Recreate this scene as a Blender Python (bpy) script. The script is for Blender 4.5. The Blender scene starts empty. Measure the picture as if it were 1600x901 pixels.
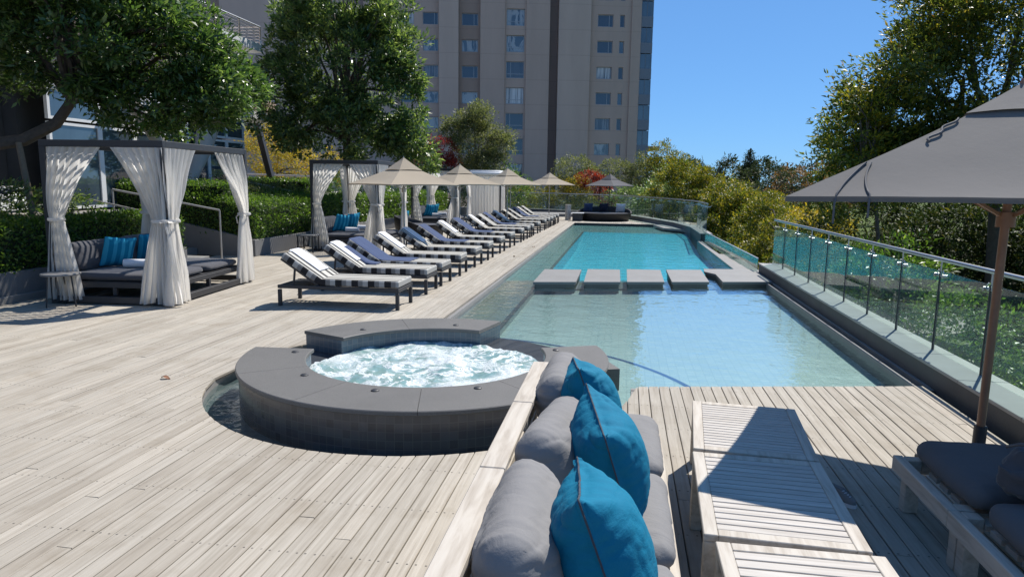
import bpy, bmesh, math, random
import numpy as np
from mathutils import Vector, Matrix, Euler, noise
R = math.radians
PI = math.pi
S = bpy.context.scene
COL = S.collection

# ------------------------------------------------------------------ materials
class NT:
    """tiny node-tree helper"""
    def __init__(s, name):
        s.m = bpy.data.materials.new(name); s.m.use_nodes = True
        s.t = s.m.node_tree; s.t.nodes.clear()
        s.out = s.n('ShaderNodeOutputMaterial')
    def n(s, typ, props=None, **ins):
        nd = s.t.nodes.new(typ)
        for k, v in (props or {}).items(): setattr(nd, k, v)
        for k, v in ins.items():
            key = int(k[1:]) if k[0] == '_' and k[1:].isdigit() else k.replace('__', ' ')
            s.set(nd.inputs[key], v)
        return nd
    def set(s, sock, v):
        if isinstance(v, bpy.types.NodeSocket): s.t.links.new(v, sock)
        elif isinstance(v, bpy.types.Node): s.t.links.new(v.outputs[0], sock)
        else:
            if isinstance(v, (tuple, list)) and len(v) == 3 and sock.type == 'RGBA': v = (*v, 1)
            sock.default_value = v
    def math(s, op, a, b=0.0, c=None):
        nd = s.n('ShaderNodeMath', {'operation': op}, _0=a, _1=b)
        if c is not None: s.set(nd.inputs[2], c)
        return nd.outputs[0]
    def mix(s, fac, a, b, mode='MIX'):
        nd = s.n('ShaderNodeMix', {'data_type': 'RGBA', 'blend_type': mode})
        s.set(nd.inputs[0], fac); s.set(nd.inputs[6], a); s.set(nd.inputs[7], b)
        return nd.outputs[2]
    def ramp(s, fac, stops, interp='LINEAR'):
        nd = s.n('ShaderNodeValToRGB'); s.set(nd.inputs[0], fac)
        cr = nd.color_ramp; cr.interpolation = interp
        while len(cr.elements) > 1: cr.elements.remove(cr.elements[-1])
        for i, (p, c) in enumerate(stops):
            e = cr.elements[0] if i == 0 else cr.elements.new(p)
            e.position = p
            c = (c, c, c) if isinstance(c, (int, float)) else c
            e.color = (*c, 1)
        return nd.outputs[0]
    def obj(s): return s.n('ShaderNodeTexCoord').outputs['Object']
    def uv(s): return s.n('ShaderNodeTexCoord').outputs['UV']
    def map(s, vec, scale=(1, 1, 1), loc=(0, 0, 0), rot=(0, 0, 0)):
        nd = s.n('ShaderNodeMapping', Vector=vec); nd.inputs['Scale'].default_value = scale
        nd.inputs['Rotation'].default_value = rot
        s.set(nd.inputs['Location'], loc)
        return nd.outputs[0]
    def noise(s, vec, scale, detail=3, rough=.55, dist=0.0, out=0):
        nd = s.n('ShaderNodeTexNoise', Vector=vec, Scale=scale, Detail=detail, Roughness=rough, Distortion=dist)
        return nd.outputs[out]
    def island(s): return s.n('ShaderNodeNewGeometry').outputs['Random Per Island']
    def schlick(s, f0, normal=None):
        g = s.n('ShaderNodeNewGeometry')
        d = s.n('ShaderNodeVectorMath', {'operation': 'DOT_PRODUCT'}, _0=normal if normal is not None else g.outputs['Normal'], _1=g.outputs['Incoming']).outputs['Value']
        k = s.math('POWER', s.math('SUBTRACT', 1.0, s.math('MINIMUM', s.math('ABSOLUTE', d), 1.0)), 5.0)
        return s.math('ADD', f0, s.math('MULTIPLY', k, 1-f0))
    def bump(s, h, strength=.3, dist=.02):
        return s.n('ShaderNodeBump', Height=h, Strength=strength, Distance=dist).outputs[0]
    def pr(s, color, rough=.6, metal=0.0, spec=.5, normal=None, **kw):
        nd = s.n('ShaderNodeBsdfPrincipled')
        s.set(nd.inputs['Base Color'], color); s.set(nd.inputs['Roughness'], rough)
        s.set(nd.inputs['Metallic'], metal); s.set(nd.inputs['Specular IOR Level'], spec)
        if normal is not None: s.set(nd.inputs['Normal'], normal)
        for k, v in kw.items(): s.set(nd.inputs[k.replace('__', ' ')], v)
        return nd.outputs[0]
    def done(s, sh):
        s.t.links.new(sh, s.out.inputs['Surface']); return s.m

def simple(name, col, rough=.6, metal=0.0, spec=.5, var=.12, scale=6, bump=0.0, bscale=60):
    t = NT(name); o = t.obj()
    n = t.noise(o, scale, 4)
    c = t.mix(n, tuple(x*(1-var*1.6) for x in col), tuple(min(1, x*(1+var*1.6)) for x in col))
    nm = t.bump(t.noise(o, bscale, 3), bump, .01) if bump else None
    return t.done(t.pr(c, rough, metal, spec, nm))

def leaf_mat(name, stops, rough=.42, trans=.3, spec=.5, tcol=1.95):
    t = NT(name)
    c = t.ramp(t.island(), stops)
    o = t.obj()
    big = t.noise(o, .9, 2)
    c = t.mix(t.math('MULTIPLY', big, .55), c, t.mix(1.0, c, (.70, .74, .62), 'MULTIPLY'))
    tuft = t.ramp(t.noise(o, 3.4, 2, .5), [(.54, 0.0), (.66, 1.0)])  # paler tufts: young growth, also painting in sunlit clump highlights
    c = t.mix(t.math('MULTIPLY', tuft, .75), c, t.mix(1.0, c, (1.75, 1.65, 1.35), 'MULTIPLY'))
    p = t.pr(c, rough, 0, spec)
    tc = t.mix(1.0, c, (tcol, tcol*1.05, tcol*.6), 'MULTIPLY')
    tr = t.n('ShaderNodeBsdfTranslucent', Color=tc).outputs[0]
    mx = t.n('ShaderNodeMixShader', _0=trans, _1=p, _2=tr).outputs[0]
    return t.done(mx)

M = {}
def mk():
    # weathered hardwood deck
    P = .0905
    t = NT('weathered_decking'); o = t.obj(); r = t.island()
    off = t.n('ShaderNodeCombineXYZ', _0=t.math('MULTIPLY', r, 37.0), _1=t.math('MULTIPLY', r, 91.0)).outputs[0]
    v1 = t.map(o, (38, 1.6, 8), off)
    grain = t.noise(v1, 1.0, 6, .62, .6)
    v2 = t.map(o, (150, 3.0, 8), off)
    fine = t.noise(v2, 1.0, 3, .6)
    c = t.ramp(grain, [(.22, (.24, .208, .168)), (.42, (.38, .345, .288)), (.6, (.46, .424, .362)), (.8, (.525, .49, .425))])
    c = t.mix(t.math('MULTIPLY', fine, .45), c, (.27, .245, .212))
    tone = t.ramp(r, [(0, (.86, .83, .79)), (.25, (.96, .94, .91)), (.6, (1.0, .99, .97)), (.85, (1.05, 1.03, 1.0)), (1, (1.12, 1.10, 1.07))])
    c = t.mix(1.0, c, tone, 'MULTIPLY')
    big = t.noise(o, .55, 5, .6)
    c = t.mix(t.ramp(big, [(.42, .0), (.68, .4)]), c, t.mix(1.0, c, (.72, .71, .70), 'MULTIPLY'))
    patch = t.noise(o, 2.6, 4, .65)
    c = t.mix(t.ramp(patch, [(.52, .0), (.70, .5)]), c, t.mix(1.0, c, (.74, .70, .64), 'MULTIPLY'))
    xyz = t.n('ShaderNodeSeparateXYZ', _0=o)
    du = t.math('ABSOLUTE', t.math('SUBTRACT', t.math('ABSOLUTE', t.math('MULTIPLY', t.math('SUBTRACT', t.math('FRACT', t.math('DIVIDE', xyz.outputs[0], P)), .47), P)), .024))
    dv = t.math('MULTIPLY', t.math('ABSOLUTE', t.math('SUBTRACT', t.math('FRACT', t.math('DIVIDE', xyz.outputs[1], .52)), .5)), .52)
    d = t.math('SQRT', t.math('ADD', t.math('MULTIPLY', du, du), t.math('MULTIPLY', dv, dv)))
    scr = t.math('MULTIPLY', t.math('LESS_THAN', d, .0058), t.ramp(t.noise(o, 6.0, 2), [(.36, .25), (.5, 1.0)]))
    c = t.mix(t.math('MULTIPLY', scr, .8), c, (.06, .055, .05))
    h = t.math('ADD', t.math('MULTIPLY', fine, .6), grain)
    M['deck'] = t.done(t.pr(c, .78, 0, .3, t.bump(h, .35, .004)))
    # pale teak furniture
    t = NT('pale_weathered_teak'); o = t.obj(); r = t.island()
    off = t.n('ShaderNodeCombineXYZ', _0=t.math('MULTIPLY', r, 17.0), _1=t.math('MULTIPLY', r, 41.0)).outputs[0]
    g = t.noise(t.map(o, (30, 3, 30), off), 1.0, 5, .6, .5)
    g2 = t.noise(t.map(o, (3, 30, 30), off), 1.0, 5, .6, .5)
    c = t.ramp(g, [(.3, (.36, .31, .25)), (.55, (.52, .47, .40)), (.75, (.58, .54, .47))])
    c = t.mix(t.math('MULTIPLY', r, .25), c, (.45, .40, .33))
    M['teak'] = t.done(t.pr(c, .7, 0, .35, t.bump(g, .25, .003)))
    t = NT('pale_slat_teak'); o = t.obj(); r = t.island()
    off = t.n('ShaderNodeCombineXYZ', _0=t.math('MULTIPLY', r, 17.0), _1=t.math('MULTIPLY', r, 41.0)).outputs[0]
    g = t.noise(t.map(o, (3, 45, 30), off), 1.0, 5, .6, .5)
    c = t.ramp(g, [(.3, (.38, .34, .29)), (.55, (.52, .48, .43)), (.75, (.60, .57, .51))])
    c = t.mix(t.math('MULTIPLY', r, .3), c, (.46, .42, .37))
    M['slat'] = t.done(t.pr(c, .7, 0, .35, t.bump(g, .25, .003)))
    M['dark_under'] = simple('dark_joists', (.05, .045, .04), .9)
    # stone coping
    t = NT('honed_granite'); o = t.obj()
    n = t.noise(o, 260, 2, .7); b = t.noise(o, 2.2, 5, .65)
    c = t.ramp(n, [(.3, (.092, .088, .081)), (.55, (.155, .148, .136)), (.72, (.235, .225, .207))])
    c = t.mix(t.ramp(b, [(.4, 0.0), (.7, .45)]), c, t.mix(1.0, c, (.72, .72, .73), 'MULTIPLY'))
    M['granite'] = t.done(t.pr(c, .55, 0, .4, t.bump(n, .1, .002)))
    t = NT('pale_grey_stone'); o = t.obj()
    n = t.noise(o, 120, 3, .7); b = t.noise(o, 1.7, 5, .65)
    c = t.ramp(n, [(.3, (.19, .185, .175)), (.7, (.27, .262, .25))])
    c = t.mix(t.ramp(b, [(.4, 0.0), (.7, .5)]), c, t.mix(1.0, c, (.7, .69, .66), 'MULTIPLY'))
    M['stone'] = t.done(t.pr(c, .6, 0, .4, t.bump(n, .1, .002)))
    # mosaic tile, uv in metres
    def tile(name, c1, c2, grout, size, vec='uv', rough=.22, spec=.6):
        t = NT(name); v = t.uv() if vec == 'uv' else t.obj()
        br = t.n('ShaderNodeTexBrick', {'offset': 0.0, 'squash': 1.0}, Vector=v, Color1=c1, Color2=c2, Mortar=grout, Scale=1.0)
        br.inputs['Brick Width'].default_value = size; br.inputs['Row Height'].default_value = size
        br.inputs['Mortar Size'].default_value = size*.045; br.inputs['Bias'].default_value = 0
        n = t.noise(v, 3.5, 5, .7)
        c = t.mix(t.math('MULTIPLY', n, .5), br.outputs[0], t.mix(1.0, br.outputs[0], (.6, .62, .62), 'MULTIPLY'))
        lime = t.noise(t.map(v, (9, .9, 1)), 1.0, 4, .7)
        if vec == 'uv': c = t.mix(t.ramp(lime, [(.62, 0.0), (.8, .35)]), c, (.22, .22, .21))
        return t.done(t.pr(c, rough, 0, spec, t.bump(br.outputs[1], -.3, .003)))
    M['tile'] = tile('dark_slate_mosaic', (.042, .047, .054), (.072, .078, .086), (.09, .092, .093), .062)
    M['tile_blue'] = tile('blue_grey_mosaic', (.06, .10, .135), (.09, .14, .175), (.16, .18, .19), .062)
    M['floor_near'] = tile('pale_green_pool_mosaic', (.45, .52, .46), (.52, .58, .51), (.40, .46, .41), .09, 'obj', .4)
    M['floor_deep'] = tile('turquoise_pool_mosaic', (.03, .42, .53), (.045, .50, .61), (.22, .54, .60), .12, 'obj', .4)
    M['floor_ledge'] = tile('wet_ledge_mosaic', (.25, .27, .24), (.31, .33, .29), (.2, .21, .19), .3, 'obj', .35)
    M['floor_moat'] = tile('shade_toned_moat_mosaic', (.11, .12, .12), (.15, .16, .155), (.17, .17, .16), .062, 'obj', .4)  # darker tile whose tone also paints in the shade of the moat
    M['band'] = simple('navy_edge_tile', (.03, .07, .17), .4)
    # water
    def water(name, tint, scale, strength, stretch=(1, 1, 1), fk=1.4):
        t = NT(name); o = t.obj()
        v = t.map(o, stretch)
        h = t.math('ADD', t.noise(v, scale, 3, .5, .4), t.math('MULTIPLY', t.noise(v, scale*3.3, 2, .5, .3), .35))
        nm = t.bump(h, strength, .05)
        tr = t.n('ShaderNodeBsdfTransparent', Color=tint).outputs[0]
        gl = t.n('ShaderNodeBsdfGlossy', Color=(1, 1, 1), Roughness=.03, Normal=nm).outputs[0]
        fr = t.schlick(.02, nm)
        return t.done(t.n('ShaderNodeMixShader', _0=t.math('MINIMUM', t.math('MULTIPLY', fr, fk), 1.0), _1=tr, _2=gl).outputs[0])
    M['water'] = water('pool_water', (.80, .93, .945), 2.6, .20, (1, 1.0, 1))
    M['water_deep'] = water('deep_pool_water', (.66, .95, .97), 3.0, .38, (.6, 1.2, 1), .8)
    # foaming spa water
    t = NT('foaming_water'); o = t.obj()
    w = t.noise(o, 1.9, 3, .6, 0, 1)
    v = t.mix(.22, o, w)
    n1 = t.noise(v, 3.6, 5, .6, 1.1)
    rid = t.math('ABSOLUTE', t.math('SUBTRACT', n1, .5))
    veins = t.ramp(rid, [(0.0, 1.0), (.022, .85), (.06, .12), (.12, 0.0)])
    blob = t.ramp(t.noise(v, 2.3, 4, .6, .6), [(.46, 0.0), (.58, 1.0)])
    speck = t.ramp(t.noise(o, 60, 2, .6), [(.35, .55), (.6, 1.0)])
    foam = t.math('MULTIPLY', t.math('MAXIMUM', veins, t.math('MULTIPLY', blob, .85)), speck)
    c = t.mix(foam, (.20, .325, .31), (.74, .76, .755))
    M['foam'] = t.done(t.pr(c, t.mix(foam, (.06,)*3, (.5,)*3), 0, .5, t.bump(t.math('ADD', n1, t.math('MULTIPLY', foam, .3)), .5, .03)))
    # glass
    def glass(name, tint, ior=1.5, rough=0.0, haze=0.0):
        t = NT(name)
        tr = t.n('ShaderNodeBsdfTransparent', Color=tint).outputs[0]
        gl = t.n('ShaderNodeBsdfGlossy', Color=(1, 1, 1), Roughness=rough).outputs[0]
        fr = t.schlick(((ior-1)/(ior+1))**2)
        m = t.n('ShaderNodeMixShader', _0=fr, _1=tr, _2=gl).outputs[0]
        if haze:
            df = t.n('ShaderNodeBsdfDiffuse', Color=(.42, .62, .56)).outputs[0]  # diffuse veil that brightens the glass like sunlit dust haze
            d = t.math('MULTIPLY', t.ramp(t.noise(t.obj(), 2.5, 5, .7), [(.35, .3), (.75, 1.0)]), haze)
            m = t.n('ShaderNodeMixShader', _0=d, _1=m, _2=df).outputs[0]
        return t.done(m)
    M['glass'] = glass('green_balustrade_glass', (.87, .955, .925), 1.4, 0, .05)
    t = NT('dark_window_glass'); o = t.obj()
    n = t.noise(t.map(o, (5, 1, .35)), 1.0, 3, .6)
    r = t.n('ShaderNodeObjectInfo').outputs['Random']
    c = t.mix(t.ramp(n, [(.45, 0.0), (.55, 1.0)]), (.05, .055, .065), (.17, .17, .18))
    c = t.mix(t.ramp(r, [(.5, 0.0), (.8, 1.0)]), (.035, .045, .06), c)
    M['window'] = t.done(t.pr(c, .03, 0, .9, None, Coat__Weight=.4))
    t = NT('curtained_window_glass'); o = t.obj()
    n = t.noise(t.map(o, (7, 1, .25)), 1.0, 3, .6)
    c = t.ramp(n, [(.35, (.05, .05, .055)), (.48, (.42, .41, .40)), (.62, (.60, .59, .57))])
    M['window_curtain'] = t.done(t.pr(c, .25, 0, .6, None, Coat__Weight=.5))
    t = NT('painted_reflection_glass'); o = t.obj()
    n = t.noise(t.map(o, (.8, 1, .35)), 1.0, 3, .5, 1.0)
    c = t.ramp(n, [(.42, (.03, .035, .045)), (.47, (.26, .26, .25)), (.55, (.30, .29, .27)), (.60, (.05, .06, .07))])  # noise bands paint reflections into the pane colour
    M['window_reflection'] = t.done(t.pr(c, .02, 0, 1.0, None, Coat__Weight=.9))
    M['wall_dark'] = simple('dark_grey_pool_wall', (.085, .084, .082), .75, var=.2, scale=2.5, bump=.15)
    t = NT('blue_curtain_wall_glass'); o = t.obj()
    n = t.noise(t.map(o, (1.4, 1.4, .5)), 1.0, 3, .6)
    c = t.mix(n, (.02, .03, .04), (.09, .13, .16))
    M['window_blue'] = t.done(t.pr(c, .03, 0, 1.0, None, Coat__Weight=.8))
    # tower render
    def tower(name, col):
        t = NT(name); o = t.obj()
        xyz = t.n('ShaderNodeSeparateXYZ', _0=o)
        fz = t.math('ABSOLUTE', t.math('SUBTRACT', t.math('FRACT', t.math('DIVIDE', t.math('ADD', xyz.outputs[2], .35), 2.64)), .5))
        line = t.math('LESS_THAN', t.math('SUBTRACT', .5, fz), .012)
        n = t.noise(t.map(o, (.6, .6, .12)), 1.0, 5, .65); n2 = t.noise(o, 9, 3, .6)
        c = t.mix(n, tuple(x*.84 for x in col), tuple(x*1.14 for x in col))
        c = t.mix(t.math('MULTIPLY', n2, .18), c, tuple(x*.8 for x in col))
        c = t.mix(t.math('MULTIPLY', line, .35), c, tuple(x*.6 for x in col))
        return t.done(t.pr(c, .85, 0, .25, t.bump(n2, .15, .02)))
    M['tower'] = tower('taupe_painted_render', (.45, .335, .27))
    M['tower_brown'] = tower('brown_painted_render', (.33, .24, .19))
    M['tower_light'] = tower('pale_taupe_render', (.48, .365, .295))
    M['tower_dark'] = tower('dark_brown_render', (.27, .205, .175))  # darker tone for set-back strips and the canopy
    M['white_paint'] = simple('white_paint', (.75, .75, .74), .5, var=.05)
    M['win_frame'] = simple('light_alloy_frame', (.30, .305, .31), .4, .3, var=.05)
    M['concrete'] = simple('board_marked_concrete', (.40, .36, .31), .85, scale=3, bump=.2)
    M['grey_wall'] = simple('grey_planter_render', (.175, .172, .168), .85, scale=2.2, var=.16, bump=.15)
    M['dark_wall'] = simple('dark_slate_wall', (.05, .05, .052), .7, scale=3, var=.2)
    M['dark_metal'] = simple('charcoal_powder_coat', (.038, .038, .040), .5, .1, var=.08)
    M['alu'] = simple('brushed_stainless', (.45, .45, .45), .36, 1.0, var=.05)
    M['pale_metal'] = simple('pale_satin_pole', (.42, .40, .37), .45, .3, var=.06)
    M['wood_pole'] = simple('brown_oiled_pole', (.27, .13, .07), .45, var=.2, scale=12)
    M['soil'] = simple('dark_soil', (.05, .04, .03), .95, bump=.4)
    M['bark'] = simple('grey_brown_bark', (.10, .078, .06), .9, var=.3, scale=14, bump=.8, bscale=30)
    M['stake'] = simple('split_timber_stake', (.21, .16, .11), .85, var=.2, scale=20)
    M['black_rubber'] = simple('black_rubber', (.02, .02, .02), .6)
    M['rope'] = simple('grey_cord', (.10, .10, .105), .8)
    # fabrics
    def fabric(name, col, weave=420, var=.07, rough=.9, trans=0.0, b=.25, sheen=.2, crum=0.0):
        t = NT(name); o = t.obj()
        w = t.noise(o, weave, 2, .6); n = t.noise(o, 5, 4, .6)
        c = t.mix(n, tuple(x*(1-var) for x in col), tuple(min(1, x*(1+var)) for x in col))
        c = t.mix(t.math('MULTIPLY', w, .5), c, tuple(x*.72 for x in col))
        p = t.pr(c, rough, 0, .2, t.bump(t.math('ADD', t.math('MULTIPLY', w, .15), t.math('ADD', t.noise(o, 14, 4, .6), t.math('MULTIPLY', t.math('ABSOLUTE', t.math('SUBTRACT', t.noise(t.map(o, (9, 9, 22)), 1.0, 4, .6, .8), .5)), crum))), b, .012), Sheen__Weight=sheen)
        if trans:
            tr = t.n('ShaderNodeBsdfTranslucent', Color=c).outputs[0]
            p = t.n('ShaderNodeMixShader', _0=trans, _1=p, _2=tr).outputs[0]
        return t.done(p)
    M['curtain'] = fabric('white_voile', (.95, .93, .89), 200, .02, .9, .72, .06)
    M['beige'] = fabric('beige_canopy_canvas', (.47, .39, .285), 150, .05, .9, .22, .12)
    M['grey_canopy'] = fabric('grey_canopy_canvas', (.165, .153, .14), 260, .05, .9, .06, .12)
    M['charcoal_canopy'] = fabric('charcoal_canopy_canvas', (.10, .095, .095), 260, .05, .9, .06, .12)
    M['stone_brightened'] = simple('sun_brightened_coping', (.30, .295, .28), .6, var=.14, scale=3)  # paler stone copy, sunlight on the wall top put into its colour
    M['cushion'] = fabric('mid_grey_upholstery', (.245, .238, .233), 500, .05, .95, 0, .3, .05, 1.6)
    M['cushion_dark'] = fabric('charcoal_upholstery', (.075, .075, .083), 400, .07, .95, 0, .2)
    M['cushion_shade'] = fabric('shade_darkened_upholstery', (.125, .125, .13), 400, .06, .95, 0, .2, .05)  # upholstery darkened to paint in the deep shade on the bench
    M['teal'] = fabric('teal_cotton', (.0025, .165, .275), 420, .10, .8, 0, .40, .0, 1.3)
    M['teal_trim'] = fabric('dark_piping', (.05, .06, .075), 400)
    M['towel_white'] = fabric('white_terry', (.78, .78, .79), 160, .04, 1, 0, .5)
    M['towel_blue'] = fabric('blue_terry', (.052, .076, .155), 160, .08, 1, 0, .5)
    M['navy'] = fabric('navy_cloth', (.028, .032, .055), 160, .1)
    t = NT('teal_striped_cotton'); o = t.obj()
    xyz = t.n('ShaderNodeSeparateXYZ', _0=o)
    st = t.math('LESS_THAN', t.math('FRACT', t.math('MULTIPLY', xyz.outputs[0], 9.0)), .45)
    c = t.mix(st, (.004, .17, .30), (.03, .30, .46))
    M['teal_stripe'] = t.done(t.pr(c, .9, 0, .2))
    # lounger ticking: uv.x along (m), uv.y across (m)
    t = NT('striped_lounger_top'); uv = t.n('ShaderNodeSeparateXYZ', _0=t.uv())
    y = t.math('ABSOLUTE', uv.outputs[1])
    c = t.ramp(t.math('DIVIDE', y, .32), [(0, (.54, .52, .46)), (.22, (.045, .043, .042)), (.42, (.54, .52, .46)), (.68, (.045, .043, .042)), (.86, (.54, .52, .46))], 'CONSTANT')
    c = t.mix(t.math('MULTIPLY', t.noise(t.obj(), 7, 4), .25), c, t.mix(1.0, c, (.7, .7, .7), 'MULTIPLY'))
    M['ticking'] = t.done(t.pr(c, .9, 0, .2))
    t = NT('chequered_lounger_side'); uv = t.n('ShaderNodeSeparateXYZ', _0=t.uv())
    f = t.math('FRACT', t.math('DIVIDE', uv.outputs[0], .235))
    c = t.ramp(f, [(0, (.028, .027, .028)), (.40, (.20, .195, .185)), (.68, (.40, .39, .36))], 'CONSTANT')
    M['checks'] = t.done(t.pr(c, .9, 0, .2))
    # wicker
    t = NT('dark_wicker'); v = t.uv()
    br = t.n('ShaderNodeTexBrick', Vector=v, Color1=(.03, .026, .025), Color2=(.05, .044, .04), Mortar=(.008, .008, .008), Scale=1.0)
    br.inputs['Brick Width'].default_value = .05; br.inputs['Row Height'].default_value = .014; br.inputs['Mortar Size'].default_value = .003
    M['wicker'] = t.done(t.pr(br.outputs[0], .5, 0, .4, t.bump(br.outputs[1], -.6, .006)))
    # ground
    t = NT('garden_grass'); o = t.obj()
    n = t.noise(o, .35, 5, .6); n2 = t.noise(o, 14, 4, .7)
    c = t.mix(n, (.07, .105, .025), (.13, .165, .04)); c = t.mix(t.math('MULTIPLY', n2, .5), c, (.03, .05, .015))
    M['grass'] = t.done(t.pr(c, .95, 0, .1, t.bump(n2, .6, .05)))
    t = NT('garden_paving'); o = t.obj()
    n = t.noise(o, 2, 5, .65)
    M['paving'] = t.done(t.pr(t.mix(n, (.25, .23, .20), (.34, .315, .28)), .9, 0, .2))
    # foliage (base colours 0.02-0.12)
    M['leaf_dark'] = leaf_mat('glossy_dark_leaf', [(0, (.028, .060, .02)), (.4, (.055, .105, .03)), (.75, (.095, .155, .042)), (1, (.16, .22, .07))], .34, .38, .6)
    M['leaf_mid'] = leaf_mat('glossy_mid_leaf', [(0, (.040, .072, .028)), (.4, (.075, .122, .042)), (.75, (.135, .185, .06)), (1, (.22, .26, .10))], .34, .42, .6)
    M['leaf_hedge'] = leaf_mat('hedge_leaf', [(0, (.038, .08, .014)), (.5, (.072, .135, .021)), (.85, (.12, .19, .03)), (1, (.16, .23, .04))], .4, .4, .4)
    M['leaf_yellow'] = leaf_mat('yellow_leaf', [(0, (.16, .16, .018)), (.4, (.36, .28, .02)), (.8, (.50, .36, .025)), (1, (.38, .16, .02))], .5, .35, .3)
    M['leaf_yg'] = leaf_mat('yellow_green_leaf', [(0, (.05, .075, .014)), (.35, (.095, .122, .018)), (.7, (.20, .185, .022)), (1, (.36, .26, .024))], .5, .33, .35)
    M['leaf_olive'] = leaf_mat('grey_olive_leaf', [(0, (.07, .085, .042)), (.5, (.12, .135, .062)), (1, (.20, .20, .085))], .5, .4, .35)
    M['leaf_right'] = leaf_mat('autumn_green_leaf', [(0, (.05, .072, .018)), (.45, (.095, .12, .026)), (.8, (.17, .175, .032)), (.95, (.26, .21, .03)), (1, (.34, .18, .03))], .36, .42, .5)
    M['leaf_shade'] = leaf_mat('painted_shade_leaf', [(0, (.018, .032, .010)), (.55, (.035, .055, .014)), (.9, (.06, .08, .02)), (1, (.22, .19, .04))], .6, .16, .25)  # dark tones paint in the shade, yellow last stop the sunlit leaves
    M['leaf_red'] = leaf_mat('crimson_leaf', [(0, (.10, .012, .014)), (.6, (.24, .022, .022)), (1, (.36, .07, .04))], .5, .35, .3)
    M['leaf_rust'] = leaf_mat('rust_leaf', [(0, (.13, .085, .05)), (.6, (.24, .13, .06)), (1, (.32, .17, .07))], .6, .2, .2)
    M['leaf_far'] = leaf_mat('distant_leaf', [(0, (.025, .038, .022)), (.6, (.045, .06, .032)), (1, (.07, .085, .04))], .6, .2, .2)
    M['dry_leaf'] = simple('dry_brown_leaf', (.22, .10, .05), .8)
mk()

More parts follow.
